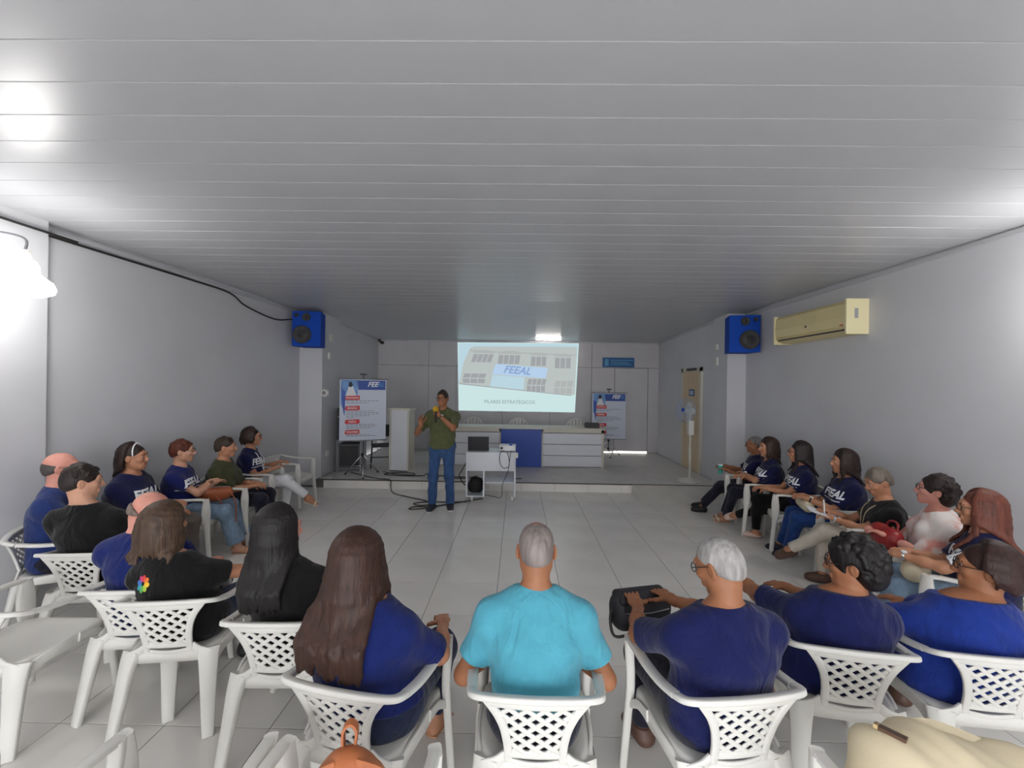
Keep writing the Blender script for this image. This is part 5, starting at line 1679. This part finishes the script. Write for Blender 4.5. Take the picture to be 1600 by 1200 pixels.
# --- right wall row, from the camera toward the stage
i = seated('R4', 'woman with long straight red brown hair and glasses in navy FEEAL tee', 'white plastic armchair under the woman with red brown hair', (3.13, 2.9, 1.095), -52, -56, fem=True, sk=SMID, lean=1, near=True, fat=1.1,
           hair=dict(style='long', length=0.33, front=2.1, wave=.006), hairc=lin(128, 70, 54), shirt=dict(mat=NAVY, sleeve=.8), pants=dict(mat=LDENIM), shoes=SH_T, glasses=True, rh=(.02, .38, .2), lh=(-.12, .44, .2), ra=(.2, .5, .085), la=(-.05, .52, .085))
chest_print(i, yaw=.6); watch(i, -1, face=WHITE, strap=CHROME)
i = seated('R5', 'woman with curly dark hair and glasses in white and pink floral blouse', 'white plastic armchair under the woman in the floral blouse', (3.31, 3.39, 1.1), -62, -54, hp=-8, fem=True, sk=SPINK, lean=0, fat=1.15,
           hair=dict(style='curly', vol=1.05), hairc=lin(52, 38, 36), shirt=dict(mat=FLORAL, sleeve=1.0, name='blouse', neck=.075), pants=dict(mat=DDENIM), shoes=SH_P, glasses=True, rh=(.08, .34, .2), lh=(-.1, .34, .2), ra=(.22, .5, .085), la=(.02, .5, .085))
i = seated('R6', 'older woman with short grey hair, black blouse and cream trousers writing on papers', 'white plastic armchair under the older woman in cream trousers', (3.3, 3.9, 1.05), -66, -82, hp=20, fem=True, sk=SMID, lean=2, fat=1.02,
           hair=dict(style='short', fringe=1, vol=1.15, nape=.01), hairc=lin(140, 128, 116), shirt=dict(mat=BLKT), pants=dict(mat=CREAM, hem=.92, amp=.006), shoes=SH_BR, rh=(.12, .4, .19), lh=(-.02, .4, .16), la=(.14, .72, .27), lk=(.1, .1, 1), ra=(.12, .44, .085))
lanyard(i, mat('beige_cord', lin(196, 176, 150), .7)); watch(i, -1, CHROME, CHROME)
R6i = i
i = seated('R7', 'woman with long dark hair in navy FEEAL tee and blue jeans with a beige purse', 'white plastic armchair under the woman with the beige purse', (3.44, 4.5, 1.125), -72, -74, fem=True, sk=SMID, lean=0, fat=1.12,
           hair=dict(style='long', length=0.26, front=2.15), hairc=lin(58, 42, 38), shirt=dict(mat=NAVY, sleeve=.8), pants=dict(mat=BLUP), shoes=SH_S, rh=(.1, .36, .2), lh=(-.06, .36, .2), ra=(.3, .52, .085), la=(.12, .5, .085))
chest_print(i, yaw=.55); watch(i, -1, WHITE, BLACK)
R7i = i
i = seated('R8', 'woman with long dark brown hair and glasses in navy FEEAL tee, pale flat shoes', 'white plastic armchair under the woman in pale flat shoes', (3.36, 5.08, 1.13), -70, -66, fem=True, sk=SMID, lean=1,
           hair=dict(style='long', length=0.3, front=2.1), hairc=lin(48, 36, 36), shirt=dict(mat=NAVY), pants=dict(mat=BLKT), shoes=SH_P, rh=(.08, .4, .15), lh=(0, .38, .15), la=(.36, .68, .2), lk=(.3, .1, 1), ra=(.15, .45, .085), glasses=True)
chest_print(i, yaw=.55)
i = seated('R9', 'smiling woman with brown hair in navy FEEAL tee beside the grey haired man', 'white plastic armchair under the smiling woman beside the grey haired man', (3.3, 5.6, 1.11), -72, -86, fem=True, sk=SMID, lean=1,
           hair=dict(style='long', length=0.24, front=2.1), hairc=lin(70, 48, 40), shirt=dict(mat=NAVY, sleeve=.8), pants=dict(mat=DKP), shoes=SH_W, rh=(-.02, .34, .2), lh=(.06, .3, .22), lelbow=(-.9, 0, -.5), ra=(.34, .5, .085), la=(.2, .5, .085))
chest_print(i, yaw=.55); watch(i, -1, WHITE, CHROME)
i = seated('R10', 'grey haired man in navy FEEAL tee at the stage end of the right row', 'white plastic armchair under the grey haired man at the stage end', (3.4, 6.1, 1.08), -62, -66, sk=SBRN, lean=-6, fat=1.05,
           hair=dict(style='cropped'), hairc=HGR, shirt=dict(mat=NAVY, sleeve=.8), pants=dict(mat=DKP), shoes=SH_B, glasses=True, rh=(.1, .36, .2), lh=(-.08, .32, .17), ra=(.22, .68, .085), la=(.02, .66, .085))
chest_print(i, yaw=.45)
p = i['world'](V(.0, .42, .64))
t = thing('teal_cup', 'small teal cup in the lap of the grey haired man by the stage', 'cup', tuple(float(q) for q in p))
obj('cup', cyl(bmesh.new(), (0, 0, -.02), (0, 0, .1), .03, .036), mat('teal_plastic', lin(60, 176, 162), .4), t, smooth=False)
obj('lid', cyl(bmesh.new(), (0, 0, .1), (0, 0, .112), .038), WHITE, t)

# ================================================================== things people carry
def softbag(name, label, loc, rz, r, m, extra, seed=1, h=.009, cat='bag'):
    t = thing(name, label, cat, loc, rz)
    mesh_obj([mesh_of(extra, h, 'bag', None, disp=folds(.004, seed, (1, .2, .3), 40))], 'bag_body', m, t)
    return t
TANB = mat('brown_bag_leather', lin(150, 78, 44), .5, var=.12, vscale=12, bump=.25, bscale=90)
REDB = mat('red_bag_leather', lin(150, 34, 36), .35, var=.12, vscale=12, bump=.2, bscale=60)
BEIB = mat('beige_bag_leather', lin(214, 202, 174), .5, var=.06, vscale=10, bump=.1, bscale=60)
p = LBi['world'](V(.03, .34, 0))
t = softbag('brown_purse', 'small rust brown purse on the lap of the woman in light jeans', (float(p[0]), float(p[1]), .655), math.radians(30), None, TANB, [ell((0, 0, 0), (.15, .05, .075), k=.03), cone((-.1, 0, .03), (.1, 0, .03), .045, k=.03)], 3)
obj('strap', tube(bmesh.new(), [(.12, -.03, .03), (.17, -.07, -.05), (.19, -.1, -.2), (.16, -.12, -.42), (.1, -.12, -.3), (.05, -.07, -.08), (-.03, -.05, .02)], .006), TANB, t, smooth=True)
obj('zip', tube(bmesh.new(), [(-.12, -.01, .075), (0, -.01, .085), (.12, -.01, .075)], .004, n=5), STEEL, t)
t = softbag('red_handbag', 'shiny red leather handbag on the lap of the woman in the floral blouse', (3.05, 3.52, .67), math.radians(70), None, REDB, [ell((0, 0, 0), (.15, .085, .1), k=.03), ell((.07, .02, .05), (.08, .06, .06), k=.04), ell((-.07, -.02, .04), (.08, .06, .06), k=.04)], 5)
obj('handle', tube(bmesh.new(), [(-.09, -.03, .08), (-.07, -.05, .13), (0, -.06, .145), (.07, -.05, .13), (.09, -.03, .08)], .009), REDB, t, smooth=True)
obj('ring', tube(bmesh.new(), [(.1 + .018 * math.cos(q), -.085, .06 + .018 * math.sin(q)) for q in np.linspace(0, 2 * PI, 12, endpoint=False)], .004, n=5, sub=1, closed=True), mat('brass', (0.8, .6, .3, 1), .3, metal=1), t)
t = softbag('cream_purse', 'cream leather purse on the lap of the woman with red brown hair', (2.86, 3.06, .6), math.radians(40), None, BEIB, [ell((0, 0, 0), (.13, .08, .07), k=.03), cone((-.08, 0, .02), (.08, 0, .02), .06, k=.03)], 6)
obj('handle', tube(bmesh.new(), [(-.09, -.05, .04), (-.1, -.1, .02), (0, -.14, .0), (.1, -.1, .02), (.09, -.05, .04)], .007), BEIB, t, smooth=True)
p = R7i['world'](V(.06, .35, 0))
t = softbag('beige_purse', 'flat beige purse across the lap of the woman in blue jeans', (float(p[0]), float(p[1]), .635), math.radians(70), None, BEIB, [cone((-.11, 0, 0), (.11, 0, 0), .06, k=.03), ell((0, .02, .03), (.16, .04, .05), k=.03)], 7)
obj('flap', tube(bmesh.new(), [(-.15, -.045, .04), (0, -.06, .02), (.15, -.045, .04)], .008), BEIB, t, smooth=True)
p = R6i['world'](V(.06, .44, 0))
t = thing('note_papers', 'white note papers on the lap of the older woman in cream trousers', 'papers', (float(p[0]), float(p[1]), .69), math.radians(66))
t.rotation_euler = (math.radians(14), 0, math.radians(66))
for k in range(3):
    obj('sheet', nbox(-.105 + .006 * k, -.14 + .004 * k, .002 * k, .105 + .006 * k, .14 + .004 * k, .002 * k + .0012), WHITE, t)
tag(obj('pen', cyl(bmesh.new(), (float(p[0]) - .02, float(p[1]) - .02, .705), (float(p[0]) - .0, float(p[1]) + .02, .82), .006, n=8), WHITE), 'white pen upright in the hand of the older woman', 'pen')

# tan backpack on the empty chair at the bottom
TANP = mat('tan_backpack_leather', lin(176, 104, 62), .45, var=.12, vscale=14, bump=.25, bscale=120)
t = thing('tan_backpack', 'tan leather backpack with a top loop on the bottom chair', 'bag', (-0.5, 1.27, 0.43), math.radians(10))
mesh_obj([mesh_of([cone((-.06, 0, .08), (.06, 0, .08), .09, k=.06), cone((-.045, 0, .2), (.045, 0, .2), .085, k=.08), cone((0, -.0, .28), (0, 0, .3), .055, k=.06, axis=(1, 0, 0), wide=1.4)], .007, 'b', None, disp=folds(.004, 8, (1, .3, .5), 40))], 'bag_body', TANP, t)
bm = bmesh.new()
sweep(bm, [(-.015, .03, .33), (-.02, .04, .385), (0, .045, .405), (.02, .04, .385), (.015, .03, .33)], lambda q: (.03, .008), (0, 1, 0), sub=4)
obj('top_loop', bm, TANP, t)
for s in (-1, 1):
    bm = bmesh.new()
    sweep(bm, [(s * .03, -.03, .335), (s * .13, -.08, .325), (s * .17, -.12, .24), (s * .15, -.13, .1), (s * .11, -.08, .03)], lambda q: (.03, .008), (0, .6, 1), sub=5)
    obj('shoulder_strap', bm, TANP, t)
obj('zip', tube(bmesh.new(), [(-.09, -.09, .06), (-.09, -.085, .2), (0, -.075, .29), (.09, -.085, .2), (.09, -.09, .06)], .005, n=5), mat('dark_zip', lin(70, 44, 32), .5), t)
t = thing('black_backpack', 'black backpack standing in the lower compartment of the white cart', 'bag', (-0.67, 6.95, 0.1), math.radians(4))
mesh_obj([mesh_of([cone((-.045, 0, .075), (.045, 0, .075), .07, k=.05), cone((-.025, 0, .2), (.045, 0, .19), .068, k=.09), cone((-.05, 0, .13), (.05, 0, .13), .066, k=.05), ell((0.0, -.05, .11), (.08, .05, .08), k=.03)], .008, 'b', None, disp=folds(.004, 21, (1, .3, .5), 40))], 'bag_body', mat('backpack_cloth', lin(24, 23, 24), .8, bump=.3, bscale=90), t)
obj('top_loop', tube(bmesh.new(), [(-.02, 0, .25), (-.015, 0, .275), (.015, 0, .275), (.02, 0, .25)], .006), BLACK, t, smooth=True)
obj('zip', tube(bmesh.new(), [(-.07, -.06, .1), (-.04, -.085, .17), (.03, -.085, .17), (.07, -.06, .1)], .003, n=5), DGREY, t)
# slouchy beige bag, bottom right
t = thing('slouchy_beige_bag', 'large slouchy beige bag with a brown metal clasp on the bottom right chair', 'bag', (1.45, 1.36, 0.43), math.radians(-8))
BG2 = mat('beige_cloth', lin(216, 202, 170), .65, var=.05, vscale=8, bump=.2, bscale=40)
mesh_obj([mesh_of([ell((0, 0, .15), (.34, .17, .15), k=.05), ell((-.12, .03, .25), (.19, .11, .09), k=.1), ell((.16, 0, .2), (.22, .15, .11), k=.08), cone((-.25, -.02, .06), (.22, -.02, .06), .08, k=.06), cone((-.24, .05, .28), (.16, .05, .29), .018, k=.03)], .008, 'b', None, disp=folds(.014, 11, (1, .5, .2), 24))], 'bag_body', BG2, t)
bgb = t.children[0].data
btree = BVHTree.FromPolygons([v.co for v in bgb.vertices], [p.vertices[:] for p in bgb.polygons])
bm = bmesh.new()
sweep(bm, [(-.26, .04, .24), (-.1, .08, .335), (.05, .07, .32), (.2, .03, .27)], lambda q: (.035, .01), (0, 1, .3), sub=5)
obj('handle', bm, BG2, t)
hz_ = btree.ray_cast(Vector((-.21, .02, 1)), Vector((0, 0, -1)))
q_ = hz_[0]; R_ = hz_[1].to_track_quat('Z', 'Y').to_matrix().to_4x4()
obj('clasp', nbox(-.04, -.022, -.004, .03, .022, .006, M=Matrix.Translation(q_) @ R_), mat('bronze', lin(96, 70, 52), .4, metal=.4), t, bevel=.003)
obj('clasp_plate', nbox(.03, -.02, -.004, .042, .02, .008, M=Matrix.Translation(q_) @ R_), mat('brass', (0.8, .6, .3, 1), .3, metal=1), t)
